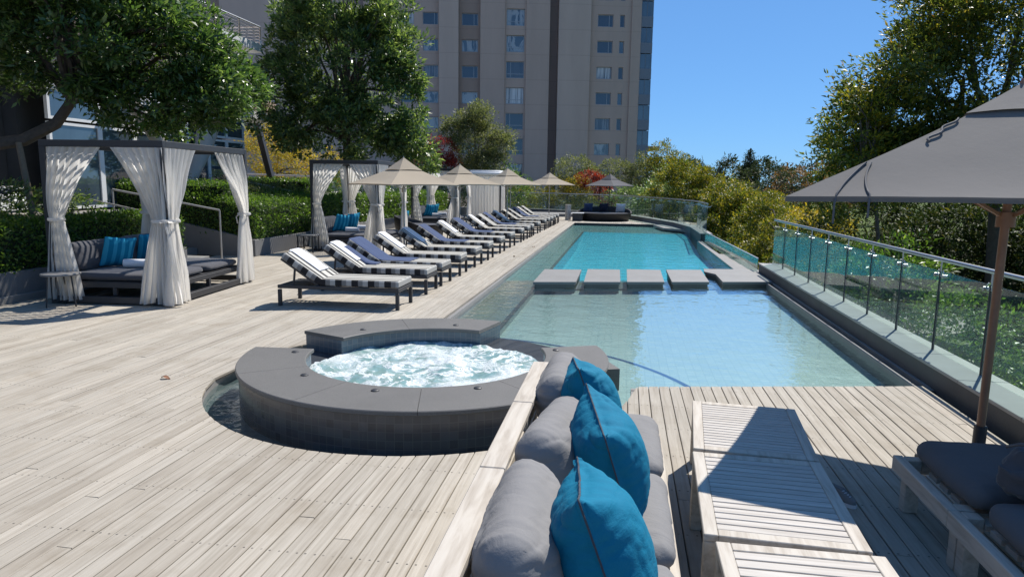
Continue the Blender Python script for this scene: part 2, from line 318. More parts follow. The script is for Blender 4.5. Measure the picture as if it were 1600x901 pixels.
# ------------------------------------------------------------------ mesh builder
class MB:
    def __init__(s): s.v = []; s.f = []; s.m = []; s.uv = []; s.T = None
    def add(s, vs, fs, mi=0, uvs=None):
        b = len(s.v)
        if s.T is not None: vs = [s.T @ Vector(v) for v in vs]
        s.v += [tuple(v) for v in vs]
        s.uv += (uvs if uvs else [(0, 0)]*len(vs))
        s.f += [tuple(b+i for i in f) for f in fs]
        s.m += mi if isinstance(mi, list) else [mi]*len(fs)
        return s
    def box(s, lo, hi, b=0.0, rot=None, mi=0):
        lo = Vector(lo); hi = Vector(hi); c = (lo+hi)/2; h = (hi-lo)/2
        b = min(b, min(h)*.9)
        if b <= 0:
            vs = [Vector((x*h.x, y*h.y, z*h.z)) for x in (-1, 1) for y in (-1, 1) for z in (-1, 1)]
            fs = [(0, 1, 3, 2), (4, 6, 7, 5), (0, 4, 5, 1), (2, 3, 7, 6), (0, 2, 6, 4), (1, 5, 7, 3)]
        else:
            vs = []; idx = {}
            for x in (-1, 1):
                for y in (-1, 1):
                    for z in (-1, 1):
                        for a in range(3):
                            p = [x*(h.x-b), y*(h.y-b), z*(h.z-b)]
                            p[a] = (x, y, z)[a]*h[a]
                            idx[(x, y, z, a)] = len(vs); vs.append(Vector(p))
            fs = []
            for a in range(3):
                for sg in (-1, 1):
                    q = []
                    for (i, j) in ((-1, -1), (1, -1), (1, 1), (-1, 1)):
                        k = [0, 0, 0]; k[a] = sg; k[(a+1) % 3] = i; k[(a+2) % 3] = j
                        q.append(idx[(*k, a)])
                    fs.append(tuple(q))
            for c3 in range(3):
                a, bb = (c3+1) % 3, (c3+2) % 3
                for sa in (-1, 1):
                    for sb in (-1, 1):
                        q = []
                        for (ax, e) in ((a, -1), (bb, -1), (bb, 1), (a, 1)):
                            k = [0, 0, 0]; k[a] = sa; k[bb] = sb; k[c3] = e
                            q.append(idx[(*k, ax)])
                        fs.append(tuple(q))
            for x in (-1, 1):
                for y in (-1, 1):
                    for z in (-1, 1):
                        fs.append(tuple(idx[(x, y, z, a)] for a in range(3)))
        if rot is not None: vs = [rot @ v for v in vs]
        return s.add([v+c for v in vs], fs, mi)
    def bar(s, p0, p1, w, h, b=0.0, mi=0, up=(0, 0, 1)):
        """box beam from p0 to p1, w sideways, h along up"""
        p0 = Vector(p0); p1 = Vector(p1); d = (p1-p0); L = d.length; d.normalize()
        u = Vector(up); sd = d.cross(u)
        if sd.length < 1e-4: sd = d.cross(Vector((1, 0, 0)))
        sd.normalize(); u = sd.cross(d)
        rot = Matrix((d, sd, u)).transposed()
        o = MB(); o.box((-L/2, -w/2, -h/2), (L/2, w/2, h/2), b, None, mi)
        c = (p0+p1)/2
        return s.add([rot @ Vector(v)+c for v in o.v], o.f, mi)
    def tube(s, pts, rad, n=8, caps=True, mi=0):
        pts = [Vector(p) for p in pts]; k = len(pts)
        rad = rad if isinstance(rad, (list, tuple)) else [rad]*k
        vs = []; a = None; uvs = []; ln = 0
        for i, p in enumerate(pts):
            d = (pts[min(i+1, k-1)]-pts[max(i-1, 0)]).normalized()
            if a is None:
                a = d.cross(Vector((0, 0, 1)))
                if a.length < 1e-3: a = Vector((1, 0, 0))
            a = (a-d*a.dot(d)).normalized(); b = d.cross(a)
            if i: ln += (p-pts[i-1]).length
            for j in range(n):
                t = 2*PI*j/n
                vs.append(p+(a*math.cos(t)+b*math.sin(t))*rad[i]); uvs.append((t*rad[i], ln))
        fs = [(i*n+j, i*n+(j+1) % n, (i+1)*n+(j+1) % n, (i+1)*n+j) for i in range(k-1) for j in range(n)]
        if caps: fs += [tuple(range(n-1, -1, -1)), tuple((k-1)*n+j for j in range(n))]
        return s.add(vs, fs, mi, uvs)
    def cyl(s, c, r, z0, z1, n=24, r1=None, mi=0):
        c = Vector((c[0], c[1], 0)); return s.tube([c+Vector((0, 0, z0)), c+Vector((0, 0, z1))], [r, r if r1 is None else r1], n, True, mi)
    def lathe(s, prof, n=32, a0=0, a1=2*PI, c=(0, 0), mi=0):
        full = abs(a1-a0-2*PI) < 1e-6; k = n if full else n+1
        vs = []; uvs = []
        for i in range(k):
            t = a0+(a1-a0)*i/n
            ln = 0
            for j, (r, z) in enumerate(prof):
                if j: ln += math.hypot(r-prof[j-1][0], z-prof[j-1][1])
                vs.append(Vector((c[0]+r*math.cos(t), c[1]+r*math.sin(t), z)))
                uvs.append((t*max(p[0] for p in prof), z))
        m = len(prof); fs = []
        for i in range(n):
            i2 = (i+1) % k
            for j in range(m-1): fs.append((i*m+j, i2*m+j, i2*m+j+1, i*m+j+1))
        return s.add(vs, fs, mi, uvs)
    def prism(s, poly, z0, z1, mi=0):
        n = len(poly)
        vs = [Vector((*p, z0)) for p in poly]+[Vector((*p, z1)) for p in poly]
        fs = [tuple(range(n-1, -1, -1)), tuple(range(n, 2*n))]+[(i, (i+1) % n, n+(i+1) % n, n+i) for i in range(n)]
        return s.add(vs, fs, mi)
    def grid(s, fn, nu, nv, mi=0, uvfn=None):
        vs = [fn(i/nu, j/nv) for j in range(nv+1) for i in range(nu+1)]
        uvs = [uvfn(i/nu, j/nv) for j in range(nv+1) for i in range(nu+1)] if uvfn else None
        fs = [(j*(nu+1)+i, j*(nu+1)+i+1, (j+1)*(nu+1)+i+1, (j+1)*(nu+1)+i) for j in range(nv) for i in range(nu)]
        return s.add(vs, fs, mi, uvs)
    def build(s, name, mats, parent=None, smooth=40, fix=True, uv=False):
        me = bpy.data.meshes.new(name)
        me.from_pydata(s.v, [], s.f)
        mats = mats if isinstance(mats, (list, tuple)) else [mats]
        for m in mats: me.materials.append(M[m] if isinstance(m, str) else m)
        if len(mats) > 1: me.polygons.foreach_set('material_index', s.m)
        if uv:
            l = me.uv_layers.new(name='UVMap')
            li = np.empty(len(me.loops), np.int32); me.loops.foreach_get('vertex_index', li)
            l.data.foreach_set('uv', np.array(s.uv, np.float32)[li].ravel())
        if fix:
            bm = bmesh.new(); bm.from_mesh(me); bmesh.ops.recalc_face_normals(bm, faces=bm.faces); bm.to_mesh(me); bm.free()
        if smooth:
            me.polygons.foreach_set('use_smooth', [True]*len(me.polygons))
            me.set_sharp_from_angle(angle=R(smooth))
        me.update()
        o = bpy.data.objects.new(name, me); COL.objects.link(o)
        if parent: o.parent = parent
        return o

def tag(o, label, cat, group=None, kind=None):
    if label: o['label'] = label
    if cat: o['category'] = cat
    if group: o['group'] = group
    if kind: o['kind'] = kind
    return o
def thing(name, label, cat, loc=(0, 0, 0), rz=0.0, group=None):
    o = bpy.data.objects.new(name, None); COL.objects.link(o); o.empty_display_size = .2
    o.location = loc; o.rotation_euler = (0, 0, rz)
    return tag(o, label, cat, group)
def struct(o): o['kind'] = 'structure'; return o
def dup(root, loc, rz, label, group=None):
    r = root.copy(); COL.objects.link(r); r.location = loc; r.rotation_euler = (0, 0, rz); r['label'] = label
    if group: r['group'] = group
    for ch in list(root.children):
        c = ch.copy(); COL.objects.link(c); c.parent = r
        for g in ch.children:
            d = g.copy(); COL.objects.link(d); d.parent = c
    return r

# ------------------------------------------------------------------ foliage
def leaf_quads(rng, pos, axis, nrm, L, W):
    """pos (n,3) leaf base, axis unit, nrm approx normal -> verts (4n,3)"""
    side = np.cross(axis, nrm); side /= np.linalg.norm(side, axis=1, keepdims=True)+1e-9
    n2 = np.cross(side, axis)
    L = L[:, None]; W = W[:, None]
    v = np.empty((len(pos), 4, 3))
    v[:, 0] = pos
    v[:, 1] = pos+axis*L*.45+side*W*.5+n2*W*.16
    v[:, 2] = pos+axis*L-n2*L*.12
    v[:, 3] = pos+axis*L*.45-side*W*.5+n2*W*.16
    return v.reshape(-1, 3)
def np_mesh(name, verts, nq, mat, parent):
    me = bpy.data.meshes.new(name)
    me.vertices.add(len(verts)); me.vertices.foreach_set('co', verts.astype(np.float32).ravel())
    me.loops.add(nq*4); me.loops.foreach_set('vertex_index', np.arange(nq*4, dtype=np.int32))
    me.polygons.add(nq); me.polygons.foreach_set('loop_start', np.arange(0, nq*4, 4, dtype=np.int32))
    me.polygons.foreach_set('loop_total', np.full(nq, 4, np.int32))
    me.materials.append(M[mat]); me.update(calc_edges=True)
    o = bpy.data.objects.new(name, me); COL.objects.link(o)
    if parent: o.parent = parent
    return o
def unit(a): return a/(np.linalg.norm(a, axis=-1, keepdims=True)+1e-9)
def crown_points(rng, lobes, n_cl, per, cr, L, asp=.36, up=.35, shell=.55, flat=.75, spread=.5):
    """leaf cards in tufts scattered through ellipsoid lobes"""
    vol = np.array([(a[1][0]*a[1][1]*a[1][2])**.72 for a in lobes]); vol /= vol.sum()
    cnt = np.maximum(1, (vol*n_cl).astype(int))
    cs = []
    for (c, r), k in zip(lobes, cnt):
        d = unit(rng.normal(size=(k, 3)))
        rad = rng.random(k)**(1/3); rad = shell+(1-shell)*rad
        rad *= 1+rng.normal(size=k)*.07
        cs.append(np.array(c)+d*rad[:, None]*np.array(r))
    cs = np.concatenate(cs)
    ctr = np.average(np.array([l[0] for l in lobes]), axis=0, weights=vol)
    N = len(cs)*per
    ci = np.repeat(np.arange(len(cs)), per)
    out = unit(cs-ctr)[ci]
    size = (cr*(.6+.8*rng.random(len(cs))))[ci]
    d = unit(rng.normal(size=(N, 3))*np.array([1, 1, flat])+out*.35)
    rr = rng.random(N)**.5*size
    pos = cs[ci]+d*rr[:, None]*np.array([1, 1, flat])
    axis = unit(d*.8+out*.35+rng.normal(size=(N, 3))*spread+np.array([0, 0, up]))
    nrm = unit(out*.4+np.array([0, 0, .8])+rng.normal(size=(N, 3))*.55)
    return cs, leaf_quads(rng, pos, axis, nrm, L*(.5+.95*rng.random(N)), L*asp*(.6+.8*rng.random(N)))
def lumpy(lobes, seed, n, r0, r1, up=.15):
    """adds small boughs that bulge out of the big crown volumes"""
    q = np.random.default_rng(seed); out = [(c, tuple(a*.86 for a in r)) for c, r in lobes]
    for c, r in lobes:
        for _ in range(n):
            d = q.normal(size=3); d[2] += up*3; d /= np.linalg.norm(d)
            s = r0+(r1-r0)*q.random()
            out.append((tuple(np.array(c)+d*np.array(r)*(.82+.2*q.random())), (s, s, s*.8)))
    return out
def limb_path(p0, p1, rng, k=5, wob=.12):
    p0 = np.array(p0, float); p1 = np.array(p1, float); L = np.linalg.norm(p1-p0)
    out = []
    for i in range(k+1):
        t = i/k
        out.append(p0+(p1-p0)*t+np.array([0, 0, L*.12*math.sin(PI*t)])+(rng.normal(size=3)*wob*L*.3*math.sin(PI*t)))
    return out
def tree(name, label, cat, base, trunk, lobes, leaf, n_cl, per, cr, L, seed, trunk_r=.12, limbs=10, group=None, bark='bark', **kw):
    rng = np.random.default_rng(seed)
    b = np.array(base, float)
    t = thing(name, label, cat, base, 0, group)
    loc = [(np.array(c)-b, r) for c, r in lobes]
    cs, v = crown_points(rng, loc, n_cl, per, cr, L, **kw)
    np_mesh('crown', v, len(v)//4, leaf, t)
    mb = MB()
    tp = [np.array(p, float)-b for p in trunk]
    k = len(tp)
    mb.tube(tp, [trunk_r*(1-.55*i/max(1, k-1)) for i in range(k)], 9)
    top = tp[-1]
    if limbs:
        for i in rng.choice(len(cs), min(limbs, len(cs)), replace=False):
            st = tp[-1] if k < 3 or rng.random() < .6 else tp[-2]
            path = limb_path(st, cs[i], rng)
            mb.tube(path, [trunk_r*.38*(1-.8*j/5)+.004 for j in range(6)], 6)
    mb.build('trunk', bark, t)
    return t
def hedge(label, x0, x1, y0, y1, z0, z1, dens, L, seed, name='clipped_hedge', leaf='leaf_hedge', rough=.04, slope=0.0, cat='hedge', group=None):
    """clipped hedge; slope = extra height at the x0 end"""
    rng = np.random.default_rng(seed)
    t = thing(name, label, cat, ((x0+x1)/2, (y0+y1)/2, z0), 0, group)
    o = np.array([(x0+x1)/2, (y0+y1)/2, z0])
    zt = lambda x: z1+slope*(x1-x)/(x1-x0)
    P = []; Nn = []
    dx, dy, dz = x1-x0, y1-y0, z1-z0
    def face(a, n, fn, nr):
        k = int(a*dens); u = rng.random(k); v = rng.random(k)
        P.append(fn(u, v)); Nn.append(np.tile(nr, (k, 1)))
    face(dx*dy, 0, lambda u, v: np.stack([x0+u*dx, y0+v*dy, zt(x0+u*dx)], 1), (0, 0, 1.))
    face(dx*(dz+slope/2), 0, lambda u, v: np.stack([x0+u*dx, np.full_like(u, y0), z0+v*(zt(x0+u*dx)-z0)], 1), (0, -1., 0))
    face(dy*dz, 0, lambda u, v: np.stack([np.full_like(u, x1), y0+u*dy, z0+v*dz], 1), (1., 0, 0))
    face(dx*dz*.4, 0, lambda u, v: np.stack([x0+u*dx, np.full_like(u, y1), z0+v*(zt(x0+u*dx)-z0)], 1), (0, 1., 0))
    p = np.concatenate(P); n = np.concatenate(Nn)
    lump = np.array([noise.noise(Vector(q*3.1)) for q in p])
    p = p+n*(rng.normal(size=(len(p), 1))*rough+lump[:, None]*.05)+rng.normal(size=p.shape)*.01
    ax = unit(n*.35+rng.normal(size=p.shape)*.6+np.array([0, 0, .25]))
    nr = unit(n*1.1+rng.normal(size=p.shape)*.5+np.array([0, 0, .2]))
    N = len(p)
    v = leaf_quads(rng, p-o, ax, nr, L*(.6+.8*rng.random(N)), L*.55*(.7+.6*rng.random(N)))
    np_mesh('foliage', v, N, leaf, t)
    c = MB(); e = .05
    q = [(x0+e, y0+e), (x1-e, y0+e), (x1-e, y1-e), (x0+e, y1-e)]
    vs = [Vector((a-o[0], b-o[1], 0)) for a, b in q]+[Vector((a-o[0], b-o[1], zt(a)-e-z0)) for a, b in q]
    c.add(vs, [(0, 1, 2, 3), (4, 5, 6, 7), (0, 1, 5, 4), (1, 2, 6, 5), (2, 3, 7, 6), (3, 0, 4, 7)])
    c.build('dark_core', M['hedge_core'], t, 0)  # solid dark box filling the hedge behind the leaf cards
    return t
M['hedge_core'] = simple('hedge_core_fill', (.018, .028, .010), .95)
# ------------------------------------------------------------------ world, sun, camera
SUN_AZ, SUN_EL = R(29.5), R(52.7)          # azimuth from +Y towards +X
w = bpy.data.worlds.new('World'); S.world = w; w.use_nodes = True
nt = w.node_tree; nt.nodes.clear()
sky = nt.nodes.new('ShaderNodeTexSky'); sky.sky_type = 'NISHITA'; sky.sun_disc = False
sky.sun_elevation = SUN_EL; sky.sun_rotation = SUN_AZ
sky.altitude = 1700; sky.air_density = 1.0; sky.dust_density = .0; sky.ozone_density = 5.0
bg = nt.nodes.new('ShaderNodeBackground'); bg.inputs[1].default_value = .15
wo = nt.nodes.new('ShaderNodeOutputWorld')
gm = nt.nodes.new('ShaderNodeGamma'); gm.inputs[1].default_value = .5; nt.links.new(sky.outputs[0], gm.inputs[0])
hs = nt.nodes.new('ShaderNodeMix'); hs.data_type = 'RGBA'; hs.blend_type = 'MULTIPLY'; hs.clamp_result = False; hs.inputs[0].default_value = 1
hs.inputs[7].default_value = (.47, .86, 1.36, 1); nt.links.new(gm.outputs[0], hs.inputs[6])
nt.links.new(hs.outputs[2], bg.inputs[0]); nt.links.new(bg.outputs[0], wo.inputs[0])
sd = Vector((math.sin(SUN_AZ)*math.cos(SUN_EL), math.cos(SUN_AZ)*math.cos(SUN_EL), math.sin(SUN_EL)))
sl = bpy.data.lights.new('sun', 'SUN'); sl.energy = 4.0; sl.angle = R(.53); sl.color = (1, .955, .89)
so = bpy.data.objects.new('sun', sl); COL.objects.link(so); so.rotation_euler = sd.to_track_quat('Z', 'Y').to_euler(); so.location = (10, 20, 30)

F, ROLL, CH = 1080., .014, 1.75
d = Vector((976-800, -(288-450.5), -F)).normalized()
Zc = Vector((1, -ROLL, 0)).cross(d).normalized()
if Zc.y < 0: Zc = -Zc
Xc = d.cross(Zc)
rot = Matrix((Xc, d, Zc))                  # world = rot @ cam
cam = bpy.data.cameras.new('camera'); co = bpy.data.objects.new('camera', cam); COL.objects.link(co)
cam.sensor_width = 36; cam.lens = F/1600*36; cam.clip_end = 3000; cam.clip_start = .05
co.matrix_world = Matrix.Translation((0, 0, CH)) @ rot.to_4x4()
S.camera = co
S.view_settings.view_transform = 'Standard'; S.view_settings.look = 'None'; S.view_settings.gamma = 1
S.view_settings.exposure = 0.67
S.cycles.use_denoising = True
S.cycles.max_bounces = 8; S.cycles.transparent_max_bounces = 24
S.cycles.caustics_reflective = False; S.cycles.caustics_refractive = False
S.cycles.sample_clamp_indirect = 6

# ------------------------------------------------------------------ ground
g = MB(); g.add([(-900, -60, -3.2), (900, -60, -3.2), (900, 1500, -3.2), (-900, 1500, -3.2)], [(0, 1, 2, 3)])
struct(g.build('garden_ground', 'paving', None, 0))  # pale paving spread wide to bounce warm light onto the tower
g = MB(); g.add([(3, -5, -3.17), (30, -5, -3.17), (330, 420, -3.17), (3, 420, -3.17)], [(0, 1, 2, 3)])
struct(g.build('garden_lawn', 'grass', None, 0))
g = MB(); g.add([(3.17, -4, -.9), (6.0, -4, -1.2), (13, -4, -3.0), (13, 26, -3.0), (6.0, 15, -1.3), (3.17, 14.85, -1.0)], [(0, 1, 4, 5), (1, 2, 3, 4)])
struct(g.build('garden_bank', 'grass', None, 0))
g = MB(); g.add([(5.2, 3, -3.15), (8.5, 2, -3.15), (14, 34, -3.15), (10, 36, -3.15)], [(0, 1, 2, 3)])
struct(g.build('garden_path', 'paving', None, 0))

# ------------------------------------------------------------------ deck
CX, CY, CR = -1.73, 5.89, 1.85
XR = 2.795
P = .0905
rng = random.Random(3)
edge = lambda x: 5.955+.215*(x-.12)
def spans(x):
    """allowed (y0,y1) board intervals at x"""
    lo, hi = -3.0, 41.0
    dy = math.sqrt(max(0, CR*CR-(x-CX)**2)) if abs(x-CX) < CR else None
    if x < -2.2:
        return [(lo, CY-dy), (CY+dy, hi)] if dy is not None else [(lo, hi)]
    if x < CX+CR: return [(lo, CY-dy), (31.55, hi)]
    return [(lo, edge(x)), (31.55, hi)]
bd = MB(); ul = MB()
k = math.floor(-9.2/P)
while k*P < 3.4:
    xa, xb = k*P+.0027, (k+1)*P-.0035
    k += 1
    sa, sb = spans(xa+.0001), spans(xb-.0001)
    if len(sa) != len(sb): sb = sa
    far = xa > XR-.09
    for (a0, a1), (b0, b1) in zip(sa, sb):
        if far and a0 < 10: continue
        ul.add([(xa-.003, a0, -.03), (xb+.003, b0, -.03), (xb+.003, b1, -.03), (xa-.003, a1, -.03)], [(0, 1, 2, 3)])
        y = None; start = min(a0, b0)-rng.random()*2.6
        cuts = [None]
        yy = start+3.2+rng.random()*2.6
        while yy < max(a1, b1)-.35:
            if yy > max(a0, b0)+.35: cuts.append(yy)
            yy += 3.6+rng.random()*2.4
        cuts.append(None)
        for i in range(len(cuts)-1):
            ya0, yb0 = (a0, b0) if cuts[i] is None else (cuts[i]+.002, cuts[i]+.002)
            ya1, yb1 = (a1, b1) if cuts[i+1] is None else (cuts[i+1]-.002, cuts[i+1]-.002)
            dz = rng.uniform(-.0015, .0015); t = rng.uniform(-.001, .001)
            e = .003
            za, zb = dz-t, dz+t
            vs = [(xa, ya0, -.022), (xb, yb0, -.022), (xb, yb1, -.022), (xa, ya1, -.022),
                  (xa, ya0, za-e), (xb, yb0, zb-e), (xb, yb1, zb-e), (xa, ya1, za-e),
                  (xa+e, ya0, za), (xb-e, yb0, zb), (xb-e, yb1, zb), (xa+e, ya1, za)]
            bd.add(vs, [(0, 1, 5, 4), (3, 7, 6, 2), (0, 4, 7, 3), (1, 2, 6, 5), (4, 8, 11, 7), (5, 6, 10, 9), (4, 5, 9, 8), (7, 11, 10, 6), (8, 9, 10, 11)])
deck = struct(bd.build('deck', 'deck', None, 0, True))
u = ul.build('deck_underlay', 'dark_under', None, 0); struct(u)

# ------------------------------------------------------------------ pool basin
def slab(name, lo, hi, m, b=0): return struct(MB().box(lo, hi, b).build(name, m, None, 0))
ring = MB(); ring.lathe([(CR+.002, -.45), (CR+.002, -.024), (CR+.05, -.024), (CR+.05, -.45)], 96, 0, 2*PI, (CX, CY))
# keep only the arc that borders the deck
keep = MB(); a0, a1 = math.acos((-2.2-CX)/CR), 2*PI
keep.lathe([(CR+.05, -.45), (CR+.05, -.024), (CR+.002, -.024), (CR+.002, -.45)], 80, a0, a1+.02, (CX, CY))
struct(keep.build('moat_wall', 'stone', None, 40))
WZ = -.08
SC, SR = (-1.95, 5.32), 2.9
n = 96
sh = MB(); sh.prism([(SC[0]+SR*math.cos(2*PI*i/n), SC[1]+SR*math.sin(2*PI*i/n)) for i in range(n)], -1.0, -.135)
struct(sh.build('pool_shelf', 'floor_near', None, 30))
bn = MB(); bn.lathe([(SR-.05, -.133), (SR+.004, -.133), (SR+.004, -.34)], n, 0, 2*PI, SC)
struct(bn.build('shelf_edge_tiles', 'band', None, 30))
mt = MB(); mt.lathe([(1.5, -.131), (CR+.03, -.131)], 90, PI*.72, 2*PI-.05, (CX, CY))
struct(mt.build('moat_floor', 'floor_moat', None, 0))
slab('shallow_pool_floor', (-1.6, 3.5, -.75), (XR+.1, 13.5, -.21), 'floor_near')
slab('deep_pool_floor', (-1.6, 13.52, -1.75), (XR+.1, 31.6, -.42), 'floor_deep')
slab('deep_pool_side_wall', (-1.515, 13.8, -1.55), (-1.495, 27.4, -.13), 'floor_deep')
slab('overflow_ledge', (-2.198, 7.0, -1.6), (-1.515, 31.5, -.115), 'floor_ledge')
slab('ledge_edge_strip', (-1.56, 8.3, -.114), (-1.5, 27.3, -.104), 'dark_wall')
c = MB(); c.add([(-1.5, 22.5, -.418), (2.42, 22.5, -.418), (2.42, 27.3, -.121), (-1.5, 27.3, -.121)], [(0, 1, 2, 3)]); struct(c.build('added_pool_slope', 'floor_deep', None, 0))  # added slope that does away with the shaded face of the end ledge
slab('far_ledge', (-1.51, 27.3, -1.6), (XR, 31.5, -.118), 'floor_ledge')
slab('deck_edge_kerb', (-2.26, 7.72, -.3), (-2.2, 31.5, -.026), 'stone')
slab('far_deck_kerb', (-2.2, 31.5, -.3), (3.3, 31.54, -.006), 'dark_wall')
c = MB(); c.add([(.12, edge(.12)+.03, -.45), (XR, edge(XR)+.03, -.45), (XR, edge(XR)+.03, -.024), (.12, edge(.12)+.03, -.024), (.12, edge(.12)-.05, -.45), (XR, edge(XR)-.05, -.45), (XR, edge(XR)-.05, -.024), (.12, edge(.12)-.05, -.024)],
      [(0, 1, 2, 3), (4, 5, 6, 7), (3, 2, 6, 7), (0, 3, 7, 4), (1, 2, 6, 5)])
struct(c.build('near_deck_kerb', 'stone', None, 0))
wr = MB(); wr.prism([(-1.5, 12.55), (XR, 13.65), (XR, 14.6), (-1.5, 13.5)], -1.6, -.18)
struct(wr.build('pool_dividing_wall', 'granite', None, 0))
slab('infinity_edge', (2.42, 15.2, -1.6), (2.56, 23.3, -.045), 'stone', .004)
slab('pool_side_kerb', (2.665, edge(2.66)+.04, -.6), (2.70, 13.4, -.030), 'stone', .004)
slab('side_channel', (2.701, edge(2.7)+.04, -.6), (2.772, 13.4, -.075), 'dark_wall')
slab('channel_lip', (2.773, edge(2.77)+.04, -.6), (2.806, 14.9, -.022), 'stone', .004)

def water_sheet(name, outer, hole, mat):
    bm = bmesh.new()
    def loop(p):
        vs = [bm.verts.new((x, y, WZ)) for x, y in p]
        return [bm.edges.new((vs[i], vs[(i+1) % len(vs)])) for i in range(len(vs))]
    e = loop(outer)
    if hole: e += loop(hole)
    bmesh.ops.triangle_fill(bm, use_beauty=True, use_dissolve=False, edges=e)
    for f in bm.faces:
        if f.normal.z < 0: f.normal_flip()
    me = bpy.data.meshes.new(name); bm.to_mesh(me); bm.free(); me.materials.append(M[mat])
    o = bpy.data.objects.new(name, me); COL.objects.link(o); return struct(o)
TX, TY = -1.70, 5.9
water_sheet('pool_water', [(-3.65, 3.95), (2.67, 3.95), (2.67, 14.05), (-2.19, 12.8), (-2.19, 7.75), (-3.65, 7.75)],
            [(TX+1.59*math.cos(2*PI*i/64), TY+1.59*math.sin(2*PI*i/64)) for i in range(64)], 'water')
water_sheet('deep_pool_water', [(-2.19, 12.8), (2.67, 14.05), (2.5, 15.2), (2.5, 31.49), (-2.19, 31.49)], None, 'water_deep')

# ------------------------------------------------------------------ stepping stones
steps = [[(-1.55, 12.14), (-.80, 12.34), (-.81, 14.17), (-1.56, 14.05)], [(-.66, 12.38), (-.01, 12.54), (-.03, 14.39), (-.69, 14.30)],
         [(.11, 12.58), (.78, 12.75), (.80, 14.58), (.11, 14.50)], [(.92, 12.79), (1.60, 12.97), (1.64, 14.82), (.92, 14.65)],
         [(1.85, 13.04), (2.775, 13.29), (2.775, 15.22), (1.72, 15.0), (1.68, 14.52), (1.86, 14.16)]]
lab = ['grey stepping slab in the pool nearest the sun loungers', 'grey stepping slab in the pool, second from the lounger side',
       'middle grey slab of the stepping stones across the pool', 'grey stepping slab beside the notched slab across the pool', 'notched L shaped grey slab joining the stepping stones to the glass balustrade wall']
for p, l in zip(steps, lab):
    cx = sum(a for a, b in p)/len(p); cy = sum(b for a, b in p)/len(p)
    t = thing('stepping_stone', l, 'stepping stone', (cx, cy, 0), 0, 'stepping stones across the pool')
    q = [(a-cx, b-cy) for a, b in p]
    m = MB(); m.prism(q, -.04, .005); m.build('slab', 'stone', t, 0)
    m = MB(); m.prism([(a*.93, b*.97) for a, b in q], -.30, -.04); m.build('plinth', 'granite', t, 0)

# ------------------------------------------------------------------ hot tub
tub = thing('hot_tub', 'round raised stone hot tub with foaming water and dark mosaic sides', 'hot tub', (TX, TY, 0))
RO, RI = 1.60, 1.08
b = MB(); b.lathe([(RI, -.8), (RI, .03), (RO-.02, .035), (RO-.02, -.5)], 96)
b.build('base_ring', 'tile', tub, 30, True, True)
b = MB(); b.cyl((0, 0), RI+.02, -.9, -.8, 64); b.build('floor', 'tile_blue', tub, 30)
def rim(a0, a1, nseg):
    for nm, prof, mat in (('rim_wall', [(RI+.012, .032), (RI+.012, .184), (RO, .184), (RO, .032)], ['tile', 'tile_blue']), ('coping', None, 'granite')):
        m = MB()
        if nm == 'rim_wall':
            k = len(prof)
            m.lathe([(RO, .184), (RO, -.45)], nseg, a0, a1, (0, 0), 0)
            m.lathe([(RI+.012, -.1), (RI+.012, .184)], nseg, a0, a1, (0, 0), 1)
            for a in (a0, a1):
                m.add([(RI*math.cos(a)*1.011, RI*math.sin(a)*1.011, .03), (RO*math.cos(a), RO*math.sin(a), .03), (RO*math.cos(a), RO*math.sin(a), .184), (RI*1.011*math.cos(a), RI*1.011*math.sin(a), .184)], [(0, 1, 2, 3)], 1, [(0, 0), (.5, 0), (.5, .15), (0, .15)])
            m.build(nm, mat, tub, 30, False, True)
        else:
            o, i = RO+.022, RI-.018
            lo, hi = .185, .22
            pf = [(i+.004, lo), (i, lo+.006), (i, hi-.006), (i+.006, hi), (o-.006, hi), (o, hi-.006), (o, lo+.006), (o-.004, lo), (i+.004, lo)]
            k = max(1, round((a1-a0)/R(33)))
            for q in range(k):
                b0 = a0+(a1-a0)*q/k+(.0012 if q else 0); b1 = a0+(a1-a0)*(q+1)/k-(.0012 if q < k-1 else 0)
                m.lathe(pf, nseg//k, b0, b1)
                for a in (b0, b1):
                    m.add([(r*math.cos(a), r*math.sin(a), z) for r, z in pf[:-1]], [tuple(range(8))])
            m.build(nm, mat, tub, 30)
rim(R(-176), R(23), 110)
rim(R(76), R(157), 48)
for r, a in ((1.19, -169), (1.18, -129.5), (1.19, -93), (1.18, -55.6), (1.23, 139), (1.24, 92), (1.18, 17)):
    m = MB(); m.lathe([(.0, .231), (.022, .231), (.030, .226), (.032, .2195)], 16, 0, 2*PI, (r*math.cos(R(a)), r*math.sin(R(a)))); m.build('light_button', 'alu_dark' if 'alu_dark' in M else 'dark_metal', tub, 40)
m = MB(); m.prism([(p[0]-TX, p[1]-TY) for p in [(.02, 6.27), (-.36, 6.13), (-.52, 6.48), (-.14, 6.63)]], -.3, .07); m.build('corner_block', 'granite', tub, 0)
# foaming water of the tub
def fz(x, y):
    v = Vector((x, y, 0))
    return .055+.034*noise.noise(v*3.4)+.026*(1-abs(noise.noise(v*6+Vector((3, 1, 0))))*2)**3*.6+.012*noise.noise(v*17)
m = MB(); nr, na = 44, 160
vs = [(0, 0, fz(0, 0))]+[(RI*1.008*i/nr*math.cos(2*PI*j/na), RI*1.008*i/nr*math.sin(2*PI*j/na), fz(RI*i/nr*math.cos(2*PI*j/na), RI*i/nr*math.sin(2*PI*j/na))) for i in range(1, nr+1) for j in range(na)]
fs = [(0, 1+j, 1+(j+1) % na) for j in range(na)]+[(1+(i-1)*na+j, 1+i*na+j, 1+i*na+(j+1) % na, 1+(i-1)*na+(j+1) % na) for i in range(1, nr) for j in range(na)]
m.add(vs, fs); o = m.build('spa_water', 'foam', None, 180); o.location = (TX, TY, 0); struct(o)

